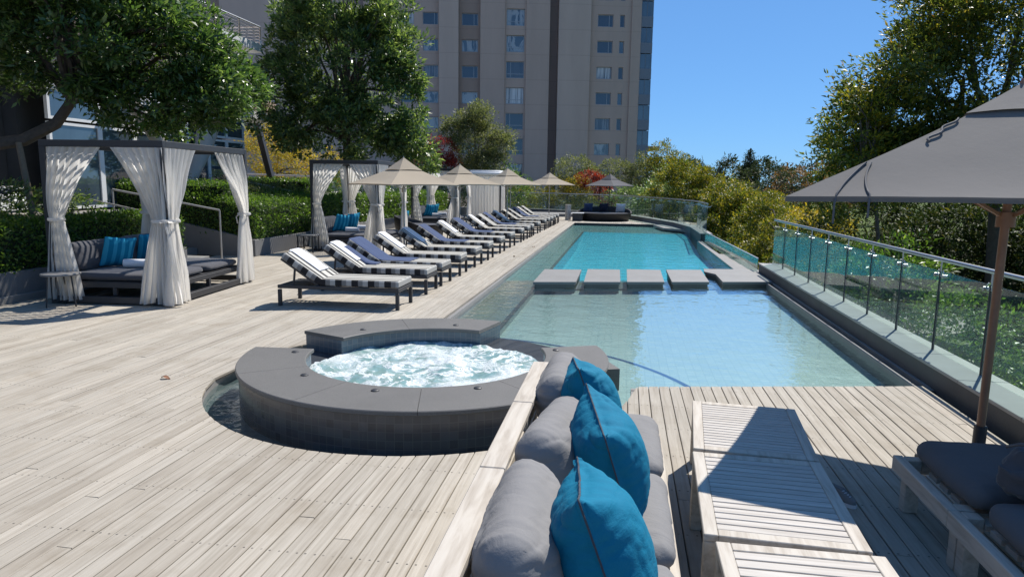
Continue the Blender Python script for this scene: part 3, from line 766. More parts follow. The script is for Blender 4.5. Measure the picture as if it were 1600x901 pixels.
# ------------------------------------------------------------------ right hand wall with glass balustrade
def wall_thing(label, cat, name='retaining_wall'): return thing(name, label, cat)
t = wall_thing('long low dark stone wall along the right edge of the pool', 'wall', 'pool_wall')
MB().box((2.807, -1.5, -3.2), (3.17, 14.85, .149)).build('wall', 'wall_dark', t, 0)
m = MB(); y = -1.5
while y < 14.7:
    m.box((2.797, y, .150), (3.19, min(14.88, y+.944), .180), .004); y += .95
m.build('coping', 'stone_brightened', t, 30)
f = thing('glass_balustrade', 'frameless green glass balustrade with round steel handrail beside the right pool wall', 'balustrade', (3.07, 0, .18))
y0 = 14.85
k = 0
while y0 > 1.0:
    m = MB(); m.box((-.006, y0-.94, 0), (.006, y0, .78), .002); m.build('glass_panel', 'glass', f, 0)
    c = MB(); yc = y0-.945
    c.tube([(0, yc-.11, .735), (0, yc+.11, .735)], .009, 8); c.tube([(0, yc, .735), (0, yc, .87)], .008, 8)
    for s in (-.09, .09):
        c.tube([(-.02, yc+s, .735), (.02, yc+s, .735)], .020, 10); c.tube([(0, yc+s, .735), (0, yc+s*.5, .79)], .006, 6)
    c.build('clamp', 'alu', f, 40)
    s = MB(); s.box((-.011, yc-.006, 0), (.011, yc+.006, .78)); s.build('joint_strip', 'dark_metal', f, 0)
    y0 -= .95
m = MB(); m.tube([(0, 14.9, .89), (0, 1.0, .89)], .021, 14); m.build('handrail', 'alu', f, 60)
# low glass by the infinity edge
f = thing('low_glass_screen', 'low greenish glass screen beyond the infinity edge of the far pool', 'glass screen', (2.60, 0, -.05))
A_, B_ = Vector((0, 23.28, 0)), Vector((.20, 14.95, 0))
for i in range(9):
    p, q = A_.lerp(B_, (i+.006)/9), A_.lerp(B_, (i+.994)/9)
    m = MB(); m.bar(p+Vector((0, 0, .155)), q+Vector((0, 0, .145)), .012, .33); m.build('glass_panel', 'glass', f, 0)
m = MB(); m.bar(A_+Vector((0, 0, .33)), B_+Vector((0, 0, .315)), .024, .016); m.build('cap_rail', 'alu', f, 0)
slab('catch_basin', (2.56, 14.9, -.9), (3.6, 23.3, -.45), 'stone')
# black wall block and far curved fence
t = wall_thing('short black wall block at the far right corner of the pool', 'wall', 'pool_wall')
MB().box((2.52, 23.32, -1.6), (2.86, 28.4, .17)).build('wall', 'dark_wall', t, 0)
MB().box((2.50, 23.30, .171), (2.90, 28.4, .20), .004).build('coping', 'stone', t, 0)
m = MB(); m.prism([(1.30, 30.9), (1.62, 28.6), (2.50, 27.6), (2.50, 30.9)], -.06, .03); o = m.build('corner_slab', 'stone', None, 0)
tag(o, 'pale stone slab in the far right corner of the pool', 'stone slab')
path = [(-9.5, 43.6), (-6.5, 42.8), (-4, 41.6), (-1.2, 39.4), (.35, 36.2), (1.36, 33.1), (2.27, 29.8), (2.72, 26.6), (2.70, 23.4)]
f = thing('curved_glass_fence', 'curved glass fence with steel rail on a low dark wall beyond the pool', 'fence')
wl = MB(); cp = MB(); rl = []
for a, b in zip(path[:-1], path[1:]):
    A, B = Vector((*a, 0)), Vector((*b, 0)); dd = (B-A).normalized()
    if a[1] > 28.5:
        wl.bar(A+Vector((0, 0, -1.42)), B+Vector((0, 0, -1.42)), .30, 3.18)
        cp.bar(A+Vector((0, 0, .19)), B+Vector((0, 0, .19)), .38, .03)
    L = (B-A).length; k = max(1, round(L/1.1))
    for i in range(k):
        p, q = A.lerp(B, (i+.01)/k), A.lerp(B, (i+.99)/k)
        m = MB(); m.bar(p+Vector((0, 0, .66)), q+Vector((0, 0, .66)), .012, .90); m.build('glass_panel', 'glass', f, 0)
        c = MB(); c.bar(q+Vector((-.1, 0, 1.06)), q+Vector((.1, 0, 1.06)), .03, .03); c.tube([q+Vector((0, 0, 1.0)), q+Vector((0, 0, 1.15))], .010, 6); c.build('clamp', 'alu', f, 0)
        c = MB(); c.box(q+Vector((-.007, -.007, .2)), q+Vector((.007, .007, 1.05))); c.build('joint_strip', 'dark_metal', f, 0)
wl.build('wall', 'grey_wall', f, 0); cp.build('coping', 'stone', f, 0)
m = MB(); m.tube([Vector((*p, 1.16)) for p in path], .022, 8); m.build('handrail', 'alu', f, 60)
m = MB(); m.cyl((0, 0), .14, 0, .72, 20); m.cyl((0, 0), .15, .72, .75, 20); o = m.build('litter_bin', 'pale_metal', None, 40); o.location = (-2.65, 33.6, 0); tag(o, 'small grey cylindrical bin at the end of the lounger row', 'bin')
m = MB(); m.box((-5.2, 36.9, 0), (-2.5, 38.6, .16), .01); o = m.build('low_platform', 'stone', None, 0); tag(o, 'low pale stone step in front of the far glass fence', 'step')

# ------------------------------------------------------------------ left planters, stairs, terrace
t = wall_thing('grey planter wall left of the nearest cabana', 'wall', 'planter_wall')
MB().box((-8.74, 4.0, 0), (-8.40, 12.3, .42), .008).build('wall', 'grey_wall', t, 0)
MB().box((-11.6, 12.02, 0), (-8.741, 12.3, .60), .008).build('return_wall', 'grey_wall', t, 0)
MB().box((-8.41, 4.0, 0), (-8.33, 12.2, .10), .004).build('plinth', 'stone', t, 0)
t = wall_thing('grey planter wall under the trimmed hedge beside the garden stairs', 'wall', 'planter_wall')
MB().box((-8.70, 14.62, 0), (-8.28, 20.0, .38), .008).build('wall', 'grey_wall', t, 0)
m = MB(); m.add([(-11.6, 14.6, 0), (-8.28, 14.6, 0), (-8.28, 14.6, .379), (-11.6, 14.6, 1.05), (-11.6, 14.9, 0), (-8.70, 14.9, 0), (-8.70, 14.9, .47), (-11.6, 14.9, 1.05)], [(0, 1, 2, 3), (4, 5, 6, 7), (3, 2, 6, 7), (1, 2, 6, 5), (0, 3, 7, 4)])
m.build('return_wall', 'grey_wall', t, 0)
m = MB()
for i in range(22): m.box((-8.283, 16.75+i*.085, .03), (-8.262, 16.80+i*.085, .33))
m.build('vent_grille', 'win_frame', t, 0)
t = wall_thing('long grey planter wall behind the far cabanas', 'wall', 'planter_wall')
MB().box((-9.05, 20.02, 0), (-8.55, 41, .38), .008).build('wall', 'grey_wall', t, 0)
t = thing('garden_stairs', 'grey stone stairs climbing between the two planter walls', 'stairs', (-8.6, 12.3, 0))
m = MB()
for i in range(6): m.box((-3.6-.01*i, .02+.001*i, 0), (-1.1-.36*i, 2.28-.001*i, .165*(i+1)), .006)
m.box((-.35, .02, 0), (.35, .50, .20), .008)
m.build('steps', 'stone', t, 0)
def beds(name, y0, y1):
    m = MB(); m.add([(-8.70, y0, .34), (-8.70, y1, .34), (-11.6, y1, 1.0), (-11.6, y0, 1.0)], [(0, 1, 2, 3)]); struct(m.build(name, 'soil', None, 0))
beds('planting_bed', 4.0, 12.1); beds('planting_bed', 14.8, 46)
slab('hotel_terrace', (-40, -6, -1), (-11.6, 46, 1.0), 'paving')
def handrail(label, pts, posts, r=.02):
    t = thing('stair_handrail', label, 'handrail', pts[0])
    o = Vector(pts[0])
    m = MB(); m.tube([Vector(p)-o for p in pts], r, 8); m.build('rail', 'pale_metal', t, 50)
    for p, z in posts:
        m = MB(); m.tube([Vector((p[0], p[1], z))-o, Vector(p)-o], r*.9, 8); m.build('post', 'pale_metal', t, 50)
handrail('thin steel handrail on the far side of the garden stairs', [(-10.5, 13.0, 1.50), (-8.45, 13.55, 1.09)], [((-10.5, 13.0, 1.50), .7), ((-8.45, 13.55, 1.09), 0)])
handrail('thin steel handrail rising over the hedge left of the garden stairs', [(-11.3, 12.35, 1.45), (-8.9, 12.35, 1.02)], [((-11.3, 12.35, 1.45), .8), ((-8.9, 12.35, 1.02), .4)], .015)
handrail('long sloping dark rail on the bank above the trimmed hedge', [(-12.2, 20.2, 1.78), (-8.9, 20.6, 1.10)], [((-12.2, 20.2, 1.78), .9), ((-10.5, 20.4, 1.43), .7), ((-8.9, 20.6, 1.10), .36)], .03)
handrail('pale horizontal rail on the upper terrace in front of yellow shrubs', [(-15.5, 27, 1.95), (-10.5, 27, 1.85)], [((-15.5, 27, 1.95), 1), ((-13.8, 27, 1.91), 1), ((-12.1, 27, 1.88), 1), ((-10.5, 27, 1.85), .8)], .035)

# ------------------------------------------------------------------ hotel wing on the left
h = thing('hotel_wing', 'low glass fronted hotel wing with white balconies behind the dark trees', 'building', (-12, 0, 1.0))
MB().box((-12, -4, 0), (-.9, 12.95, 2.9)).build('dark_wall', 'dark_wall', h, 0)  # dark box standing in for a wall recess in shade
MB().box((-12, -4, 2.91), (-1.6, 20.6, 9.5)).build('upper_wall', 'tower_light', h, 0)
MB().box((-12, 12.96, 0), (-.6, 20.55, 2.9)).build('interior', 'dark_wall', h, 0)
ys = [13.1, 14.55, 15.7, 16.85, 17.8, 18.8, 19.75, 20.75]
for i in range(len(ys)-1):
    for z0, z1 in ((.05, 1.90), (1.95, 2.62)):
        fr = MB()
        for (lo, hi) in (((-.04, ys[i], z0), (.04, ys[i]+.07, z1)), ((-.04, ys[i+1]-.07, z0), (.04, ys[i+1], z1)), ((-.038, ys[i]+.07, z0), (.038, ys[i+1]-.07, z0+.06)), ((-.038, ys[i]+.07, z1-.06), (.038, ys[i+1]-.07, z1))): fr.box(lo, hi)
        w_ = fr.build('window', 'white_paint', h, 0)
        MB().box((-.012, ys[i]+.06, z0+.05), (.012, ys[i+1]-.06, z1-.05)).build('pane', 'window_blue', w_, 0)
MB().box((-1.5, 13.0, 2.63), (.06, 20.8, 2.86), .01).build('fascia', 'white_paint', h, 0)
def balcony(x0, x1, y0, y1, z, fascia):
    sl_ = MB().box((x0, y0, z-.26), (x1, y1, z), .01).build('balcony', 'white_paint', h, 0)
    if fascia: MB().box((x1-.12, y0, z+.001), (x1-.02, y1, z+.40), .005).build('fascia', 'tower_light', sl_, 0)
    m = MB(); zt = z+.56+(.4 if fascia else 0)
    zb = z+(.4 if fascia else 0)
    n_ = 7
    for i in range(n_): 
        yy = y0+.05+(y1-y0-.1)*i/(n_-1); m.bar((x1-.05, yy, zb), (x1-.05, yy, zt), .03, .05, up=(0, 1, 0))
    for i in range(6):
        zz = zb+.08+(zt-zb-.1)*i/5; m.tube([(x0, y1-.05, zz), (x1-.05, y1-.05, zz), (x1-.05, y0, zz)], .012, 5)
    m.tube([(x0, y1-.05, zt), (x1-.05, y1-.05, zt), (x1-.05, y0, zt)], .025, 6)
    m.build('railing', 'alu', sl_, 0)
balcony(-2.2, 0, 14.5, 22.2, 5.14, False)
balcony(-2.2, 0, 18.5, 23.0, 2.95, True)
m = MB(); m.tube([(.4, 14.9, 2.62), (.4, 15.6, 2.2), (.4, 16.1, 1.64), (.4, 17.3, .1)], [.15, .17, .18, .2], 20); m.build('leaning_column', 'concrete', h, 60)
m = MB(); m.tube([(.4, 18.5, 2.62), (.4, 17.94, 1.57), (.4, 17.32, .76), (.4, 16.9, .0)], [.32, .24, .18, .15], 20); m.build('leaning_column', 'concrete', h, 60)
m = MB(); m.bar((-1.5, 24.2, 3.1), (-.75, 24.2, 0), .2, .22, .01, up=(0, 1, 0)); m.build('raking_column', 'dark_metal', h, 0)

# ------------------------------------------------------------------ apartment tower
tw = thing('apartment_tower', 'tall taupe apartment tower block with rows of windows', 'building', (2.2, 80, 0), R(12))
TB, TT = -3.2, 29
MB().box((-52, 1.6, TB), (-.2, 19, TT)).build('core', 'tower_brown', tw, 0)
wr_ = random.Random(8)
rows = [20.26+2.735-k*2.735 for k in range(10)]      # window head heights
def panel(name, s0, s1, y, mat, wins=(), dz=0.0, hh=1.27, depth=.35):
    m = MB(); ss = sorted({s0, s1, *[a for w_ in wins for a in w_]})
    rw = [(r+dz-hh, r+dz) for r in rows if r+dz-hh > TB+1.5] if wins else []
    zz = sorted({TB, TT, *[a for w_ in rw for a in w_]})
    for a, b in zip(ss[:-1], ss[1:]):
        inw = any(w0 <= a+1e-4 and b-1e-4 <= w1 for w0, w1 in wins)
        if not inw: m.box((a, y, TB), (b, y+depth, TT)); continue
        for c, d_ in zip(zz[:-1], zz[1:]):
            if any(r0 <= c+1e-4 and d_-1e-4 <= r1 for r0, r1 in rw): continue
            m.box((a, y, c), (b, y+depth, d_))
    m.build(name, mat, tw, 0)
    MB().box((s0, y+depth, TB), (s1, 1.6, TT)).build('backing', 'tower_brown', tw, 0)
    for (w0, w1) in wins:
        for (r0, r1) in rw:
            if r0 > 24: continue
            f_ = MB(); e = .07; yy = y+.2
            f_.box((w0, yy, r0), (w0+e, yy+.08, r1)); f_.box((w1-e, yy, r0), (w1, yy+.08, r1))
            f_.box((w0+e, yy, r0), (w1-e, yy+.08, r0+e)); f_.box((w0+e, yy, r1-e), (w1-e, yy+.08, r1))
            if w1-w0 > 1:
                x_ = w0+(.32 if dz == 0 and hh > 1.5 else .75)*(w1-w0) if hh < 1.5 else w0+.24*(w1-w0)
                f_.box((x_-.03, yy+.002, r0+e), (x_+.03, yy+.078, r1-e))
                if hh > 1.5: f_.box((w0+e, yy+.004, r0+.42), (w1-e, yy+.076, r0+.48))
            fr = f_.build('window', 'win_frame', tw, 0)
            MB().box((w0+.02, yy+.03, r0+.02), (w1-.02, yy+.05, r1-.02)).build('pane', wr_.choice(['window', 'window', 'window_curtain', 'window_reflection', 'window_blue']), fr, 0)
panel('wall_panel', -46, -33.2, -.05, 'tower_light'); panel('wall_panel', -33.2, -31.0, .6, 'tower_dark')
panel('wall_panel', -31.0, -27.6, 0, 'tower')
panel('window_bay', -27.6, -22.99, .5, 'tower', [(-27.2, -25.7), (-24.75, -23.1)], -.5)
panel('pilaster', -22.99, -20.9, -.1, 'tower_light')
panel('window_bay', -20.9, -18.55, .55, 'tower_brown', [(-20.55, -18.8)], -.5)
panel('wall_panel', -18.55, -15.9, 0, 'tower')
panel('window_bay', -15.9, -13.6, .2, 'tower', [(-15.72, -13.77)], 0, 1.75)
panel('wall_panel', -13.6, -11.05, -.02, 'tower')
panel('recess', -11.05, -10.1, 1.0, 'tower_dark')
panel('pilaster', -10.1, -6.63, -.3, 'tower_light')
panel('window_bay', -6.63, -2.15, .12, 'tower', [(-5.82, -4.13), (-3.40, -2.88)], -.38)
panel('pilaster', -2.15, -1.1, -.08, 'tower')
fm = MB()
for k in range(12):
    z = TB+k*2.735
    MB().box((-1.05, .1, z+1.101), (.2, 1.5, z+2.654)).build('corner_window', 'window_blue', tw, 0) if k < 12 else None; fm.box((-1.07, .02, z), (.23, 1.55, z+1.1)); 
    for s in (-1.06, -.45, .2): fm.box((s-.025, .06, z+1.1), (s+.025, .1, z+2.735))
fm.build('corner_spandrels', simple('blue_grey_spandrel', (.16, .175, .20), .5), tw, 0)
MB().box((.24, 4, 5.8), (2.6, 9, 6.2), .02).build('canopy', 'tower_dark', tw, 0)
MB().box((.24, 4.5, TB), (1.0, 8, 5.79)).build('annex', 'tower_light', tw, 0)
# ------------------------------------------------------------------ cloth helpers
def cushion_mb(W, H, T, e, n=26, seed=0, wr=.006, corner=.0, power=3.0, pinch=.0, ex=.6, it=6):
    """padded cushion in the local xz-plane (width x, height z), thickness along y; e = half thickness at the rim"""
    m = MB(); rv = Vector((seed*7.3, seed*3.1, seed*1.7))
    hw, hh = W/2-e, H/2-e
    def half(u, v):
        q = max(0, (1-abs(u)**power)*(1-abs(v)**power))
        return e+(T/2-e)*q**ex
    def wr_(x, z, sd):
        p = Vector((x, z, sd))*1.0+rv
        a = noise.noise(Vector((p.x*9, p.y*26, p.z)))*.6+noise.noise(Vector((p.x*24+3, p.y*10, p.z)))*.5+noise.noise(p*4)*1.0
        return a*wr
    def outl(u, v):
        # pinch the sides between the corners, keep the corners pointed
        x = u*hw*(1-pinch*(1-v*v)*abs(u)**2); z = v*hh*(1-pinch*(1-u*u)*abs(v)**2)
        r = abs(u)**8*abs(v)**8*corner
        return x*(1-r), z*(1-r)
    N = n
    def side(sg):
        idx = {}
        for j in range(N+1):
            for i in range(N+1):
                u = math.sin((i/N-.5)*PI*.92)/math.sin(.46*PI); v = math.sin((j/N-.5)*PI*.92)/math.sin(.46*PI)
                x, z = outl(u, v)
                k = half(u, v)
                ed = min(1, 4*(1-max(abs(u), abs(v))))
                idx[(i, j)] = Vector((x, sg*k, z))
        return idx
    A, B = side(1), side(-1)
    va = [A[(i, j)] for j in range(N+1) for i in range(N+1)]
    vb = [B[(i, j)] for j in range(N+1) for i in range(N+1)]
    f = [(j*(N+1)+i, j*(N+1)+i+1, (j+1)*(N+1)+i+1, (j+1)*(N+1)+i) for j in range(N) for i in range(N)]
    o = (N+1)**2
    fs = f+[tuple(o+k for k in q) for q in f]
    vs = va+vb
    per = [(i, 0) for i in range(N)]+[(N, j) for j in range(N)]+[(i, N) for i in range(N, 0, -1)]+[(0, j) for j in range(N, 0, -1)]
    # rounded rim between the two sides
    K = 6; rings = [[j*(N+1)+i for i, j in per]]
    for k in range(1, K):
        ph = PI*k/K; ringi = []
        for (i, j) in per:
            a, b = A[(i, j)], B[(i, j)]
            dx = (1 if i == N else -1 if i == 0 else 0); dz = (1 if j == N else -1 if j == 0 else 0)
            mid = (a+b)/2; ex = abs(a.y-b.y)/2
            s_ = .72 if dx and dz else 1
            vs.append(mid+Vector((dx*e*s_*math.sin(ph), ex*math.cos(ph), dz*e*s_*math.sin(ph)))); ringi.append(len(vs)-1)
        rings.append(ringi)
    rings.append([o+j*(N+1)+i for i, j in per])
    L = len(per)
    for a, b in zip(rings[:-1], rings[1:]):
        for i in range(L): fs.append((a[i], a[(i+1) % L], b[(i+1) % L], b[i]))
    # relax, then crease
    p = np.array([tuple(v) for v in vs]); q4 = np.array(fs)
    ed_ = np.concatenate([q4[:, [0, 1]], q4[:, [1, 2]], q4[:, [2, 3]], q4[:, [3, 0]]]); ed_ = np.concatenate([ed_, ed_[:, ::-1]])
    deg = np.bincount(ed_[:, 0], minlength=len(p))[:, None]
    for _ in range(it):
        acc = np.zeros_like(p)
        for c_ in range(3): acc[:, c_] = np.bincount(ed_[:, 0], weights=p[ed_[:, 1], c_], minlength=len(p))
        p = p*.5+acc/deg*.5
    d1 = p[q4[:, 2]]-p[q4[:, 0]]; d2 = p[q4[:, 3]]-p[q4[:, 1]]; fn_ = np.cross(d1, d2); fn_[N*N:2*N*N] *= -1
    nv = np.zeros_like(p)
    for c_ in range(4):
        for k in range(3): nv[:, k] += np.bincount(q4[:, c_], weights=fn_[:, k], minlength=len(p))
    out_ = np.sign((nv*p).sum(1, keepdims=True)); nv = nv*out_; nv /= np.linalg.norm(nv, axis=1, keepdims=True)+1e-12
    for i in range(len(p)):
        v = Vector(p[i])+rv; r2 = abs(p[i][0]/hw)**2+abs(p[i][2]/hh)**2
        c1 = 1-abs(noise.noise(Vector((v.x*7, v.y*5, v.z*19)))); c2 = 1-abs(noise.noise(Vector((v.x*21, v.y*6, v.z*6))))
        am = wr*(.35+.65*min(1, r2))
        p[i] -= nv[i]*am*(1.3*c1**5+.9*c2**6+.5*noise.noise(v*6)-.6)
    m.add([Vector(v) for v in p], fs)
    m.rim = [Vector(p[i])+Vector(nv[i])*.001 for i in rings[K//2]]
    return m
def place(o, loc, yaw=0.0, tilt=0.0, roll=0.0):
    """yaw about z, tilt leans the top towards local +y"""
    o.matrix_world = Matrix.Translation(loc) @ Matrix.Rotation(yaw, 4, 'Z') @ Matrix.Rotation(-tilt, 4, 'X') @ Matrix.Rotation(roll, 4, 'Y')
    return o
def piping(m, parent, r=.005, mat='teal_trim'):
    p = MB(); p.tube(m.rim+[m.rim[0]], r, 6, False); return p.build('piping', mat, parent, 60)
def strip_mb(path, y0, y1, th, seed=0, nz=.004, ny=10):
    """towel lying along a 2-D path of (x,z)"""
    m = MB(); pts = []
    P_ = [Vector((a, 0, b)) for a, b in path]
    fine = []
    for a, b in zip(P_[:-1], P_[1:]):
        k = max(1, int((b-a).length/.04))
        fine += [a.lerp(b, i/k) for i in range(k)]
    fine.append(P_[-1]); n = len(fine)
    nm = []
    for i in range(n):
        d_ = (fine[min(i+1, n-1)]-fine[max(i-1, 0)]).normalized(); nm.append(Vector((-d_.z, 0, d_.x)) if d_.x >= 0 else Vector((-d_.z, 0, d_.x)))
    vs = []; sgn = 1 if nm[n//2].z > 0 else -1
    for i in range(n):
        for j in range(ny+1):
            y = y0+(y1-y0)*j/ny; edge_ = .35 if j in (0, ny) else 1
            w_ = noise.noise(Vector((fine[i].x*6+seed, y*6, fine[i].z*6)))*nz
            vs.append(fine[i]+nm[i]*sgn*(th*edge_+w_)+Vector((0, y+noise.noise(Vector((fine[i].x*3, seed, j*.1)))*.012, 0)))
    base = len(vs)
    for i in range(n):
        for j in range(ny+1): vs.append(fine[i]+nm[i]*sgn*.001+Vector((0, vs[i*(ny+1)+j].y, 0)))
    w1 = ny+1
    fs = [(i*w1+j, i*w1+j+1, (i+1)*w1+j+1, (i+1)*w1+j) for i in range(n-1) for j in range(ny)]
    fs += [tuple(base+k for k in f) for f in fs[:]]
    per = [(i, 0) for i in range(n-1)]+[(n-1, j) for j in range(ny)]+[(i, ny) for i in range(n-1, 0, -1)]+[(0, j) for j in range(ny, 0, -1)]
    for a, b in zip(per, per[1:]+per[:1]):
        p, q = a[0]*w1+a[1], b[0]*w1+b[1]; fs.append((p, q, base+q, base+p))
    return m.add(vs, fs)

# ------------------------------------------------------------------ sun loungers
BA = R(33.5); HX = -.27; BL = .665
def mattress(L, W, T, b=.016):
    m = MB(); m.box((0, -W/2, 0), (L, W/2, T), b)
    m.uv = [(v[0], v[1]) for v in m.v]
    m.m = []
    for f in m.f:
        vs = [Vector(m.v[i]) for i in f]; nrm = (vs[1]-vs[0]).cross(vs[2]-vs[0]); nrm.normalize()
        m.m.append(0 if abs(nrm.z) > .8 else 1)
    return m
def make_lounger(label, loc):
    t = thing('sun_lounger', label, 'sun lounger', loc, 0, 'striped sun loungers in a row beside the pool')
    m = MB()
    for s in (-1, 1): m.box((-.875, s*.315-.022, .250), (.875, s*.315+.022, .298), .004)
    for x in (-.853, -.27, .3, .853): m.box((x-.02, -.292, .24), (x+.02, .292, .295), .004)
    for i in range(9): m.box((-.80+i*.06, -.292, .275), (-.77+i*.06, .292, .292))
    m.build('frame', 'dark_metal', t, 30)
    for x in (-.852, .852):
        for s in (-1, 1):
            MB().box((x-.024, s*.315-.0235, 0), (x+.024, s*.315+.0235, .234), .004).build('leg', 'dark_metal', t, 30)
    a = mattress(1.14, .645, .095); a.v = [(v[0]+HX, v[1], v[2]+.301) for v in a.v]
    a.build('seat_mattress', ['ticking', 'checks'], t, 30, True, True)
    rt = Matrix.Translation((HX, 0, .305)) @ Matrix.Rotation(PI-BA, 4, 'Y').to_4x4()
    # backrest goes up towards -x
    ca, sa = math.cos(BA), math.sin(BA)
    def P3(x, y, z): return (HX-x*ca+z*sa*1.0-.0, y, .305+x*sa+z*ca)
    b = mattress(BL, .645, .095); b.v = [P3(v[0], v[1], v[2]) for v in b.v]
    b.build('back_mattress', ['ticking', 'checks'], t, 30, True, True)
    f = MB()
    for s in (-.28, .28):
        f.bar(P3(0, s, -.018), P3(BL, s, -.018), .03, .03, .003); f.bar(P3(.42, s, -.03), (-.66, s, .295), .02, .025)
    f.bar(P3(BL-.02, -.28, -.018), P3(BL-.02, .28, -.018), .03, .03)
    f.build('back_frame', 'dark_metal', t, 30)
    return t
BK = lambda x, z=.0: (HX-x*math.cos(BA)+(.097+z)*math.sin(BA), .305+x*math.sin(BA)+(.097+z)*math.cos(BA))
BKr = lambda x, z: (HX-x*math.cos(BA)+z*math.sin(BA), .305+x*math.sin(BA)+z*math.cos(BA))
ZS = .3975
def towel(kind, loc, label, seed):
    if kind == 'white': path = [BKr(BL-.12, -.03), BKr(BL+.014, -.03), BKr(BL+.014, .085), BK(BL-.02), BK(.16)]; y0, y1, th, mt_ = -.10, .22, .022, 'towel_white'
    elif kind == 'blue': path = [BKr(BL-.06, -.04), BKr(BL+.015, -.03), BKr(BL+.015, .085), BK(BL-.02), BK(.07), (HX+.10, ZS+.003), (.30, ZS+.002)]; y0, y1, th, mt_ = -.29, .29, .014, 'towel_blue'
    elif kind == 'blue_low': path = [BK(BL-.16), BK(.07), (HX+.10, ZS+.003), (HX+.2, ZS+.002)]; y0, y1, th, mt_ = .03, .27, .028, 'towel_blue'
    o = strip_mb(path, y0, y1, th, seed, .006).build('towel', mt_, None, 50); o.location = loc
    return tag(o, label, 'towel', 'towels draped on the sun loungers')
LY = [9.27, 10.66, 11.60, 12.90, 14.35, 15.70, 17.30, 18.95, 20.70, 22.0, 22.9, 24.5, 26.3, 27.5, 28.6, 29.6, 30.85]
ordn = ['first', 'second', 'third', 'fourth', 'fifth', 'sixth', 'seventh', 'eighth', 'ninth', 'tenth', 'eleventh', 'twelfth', 'thirteenth', 'fourteenth', 'fifteenth', 'sixteenth', 'seventeenth']
TW = {0: ['white'], 1: ['white', 'blue_low'], 2: ['blue'], 3: ['white'], 4: ['white'], 5: ['blue'], 6: ['white'], 7: ['blue'], 10: ['blue'], 14: ['blue'], 8: ['white'], 11: ['white']}
desc = {'white': 'white towel over its back', 'blue': 'long blue towel over it'}
LX = lambda y: -3.87+max(0, y-19)*.012
L0 = None
for i, y in enumerate(LY):
    kinds = TW.get(i, [])
    ex = (' with white and blue towels' if len(kinds) == 2 else ' with '+desc[kinds[0]]) if kinds else ' with bare mattress'
    lab = f'{ordn[i]} striped sun lounger counted from the hot tub,{ex}' if i < 16 else 'farthest striped sun lounger from the hot tub, last of the row'
    loc = (LX(y), y, 0); rz = R((-2, 1, 0, 2, -1, 1, 0)[i % 7])
    if L0 is None: L0 = make_lounger(lab, loc); L0.rotation_euler.z = R(1)
    else: dup(L0, loc, rz, lab)
    for kk in kinds:
        tl = {'white': f'folded white towel over the back of the {ordn[i]} lounger from the hot tub', 'blue': f'long blue towel spread on the {ordn[i]} lounger from the hot tub', 'blue_low': f'crumpled blue towel under the white one on the {ordn[i]} lounger'}[kk]
        o = towel(kk, loc, tl, i*3.7)
        o.rotation_euler.z = rz if i else R(1)

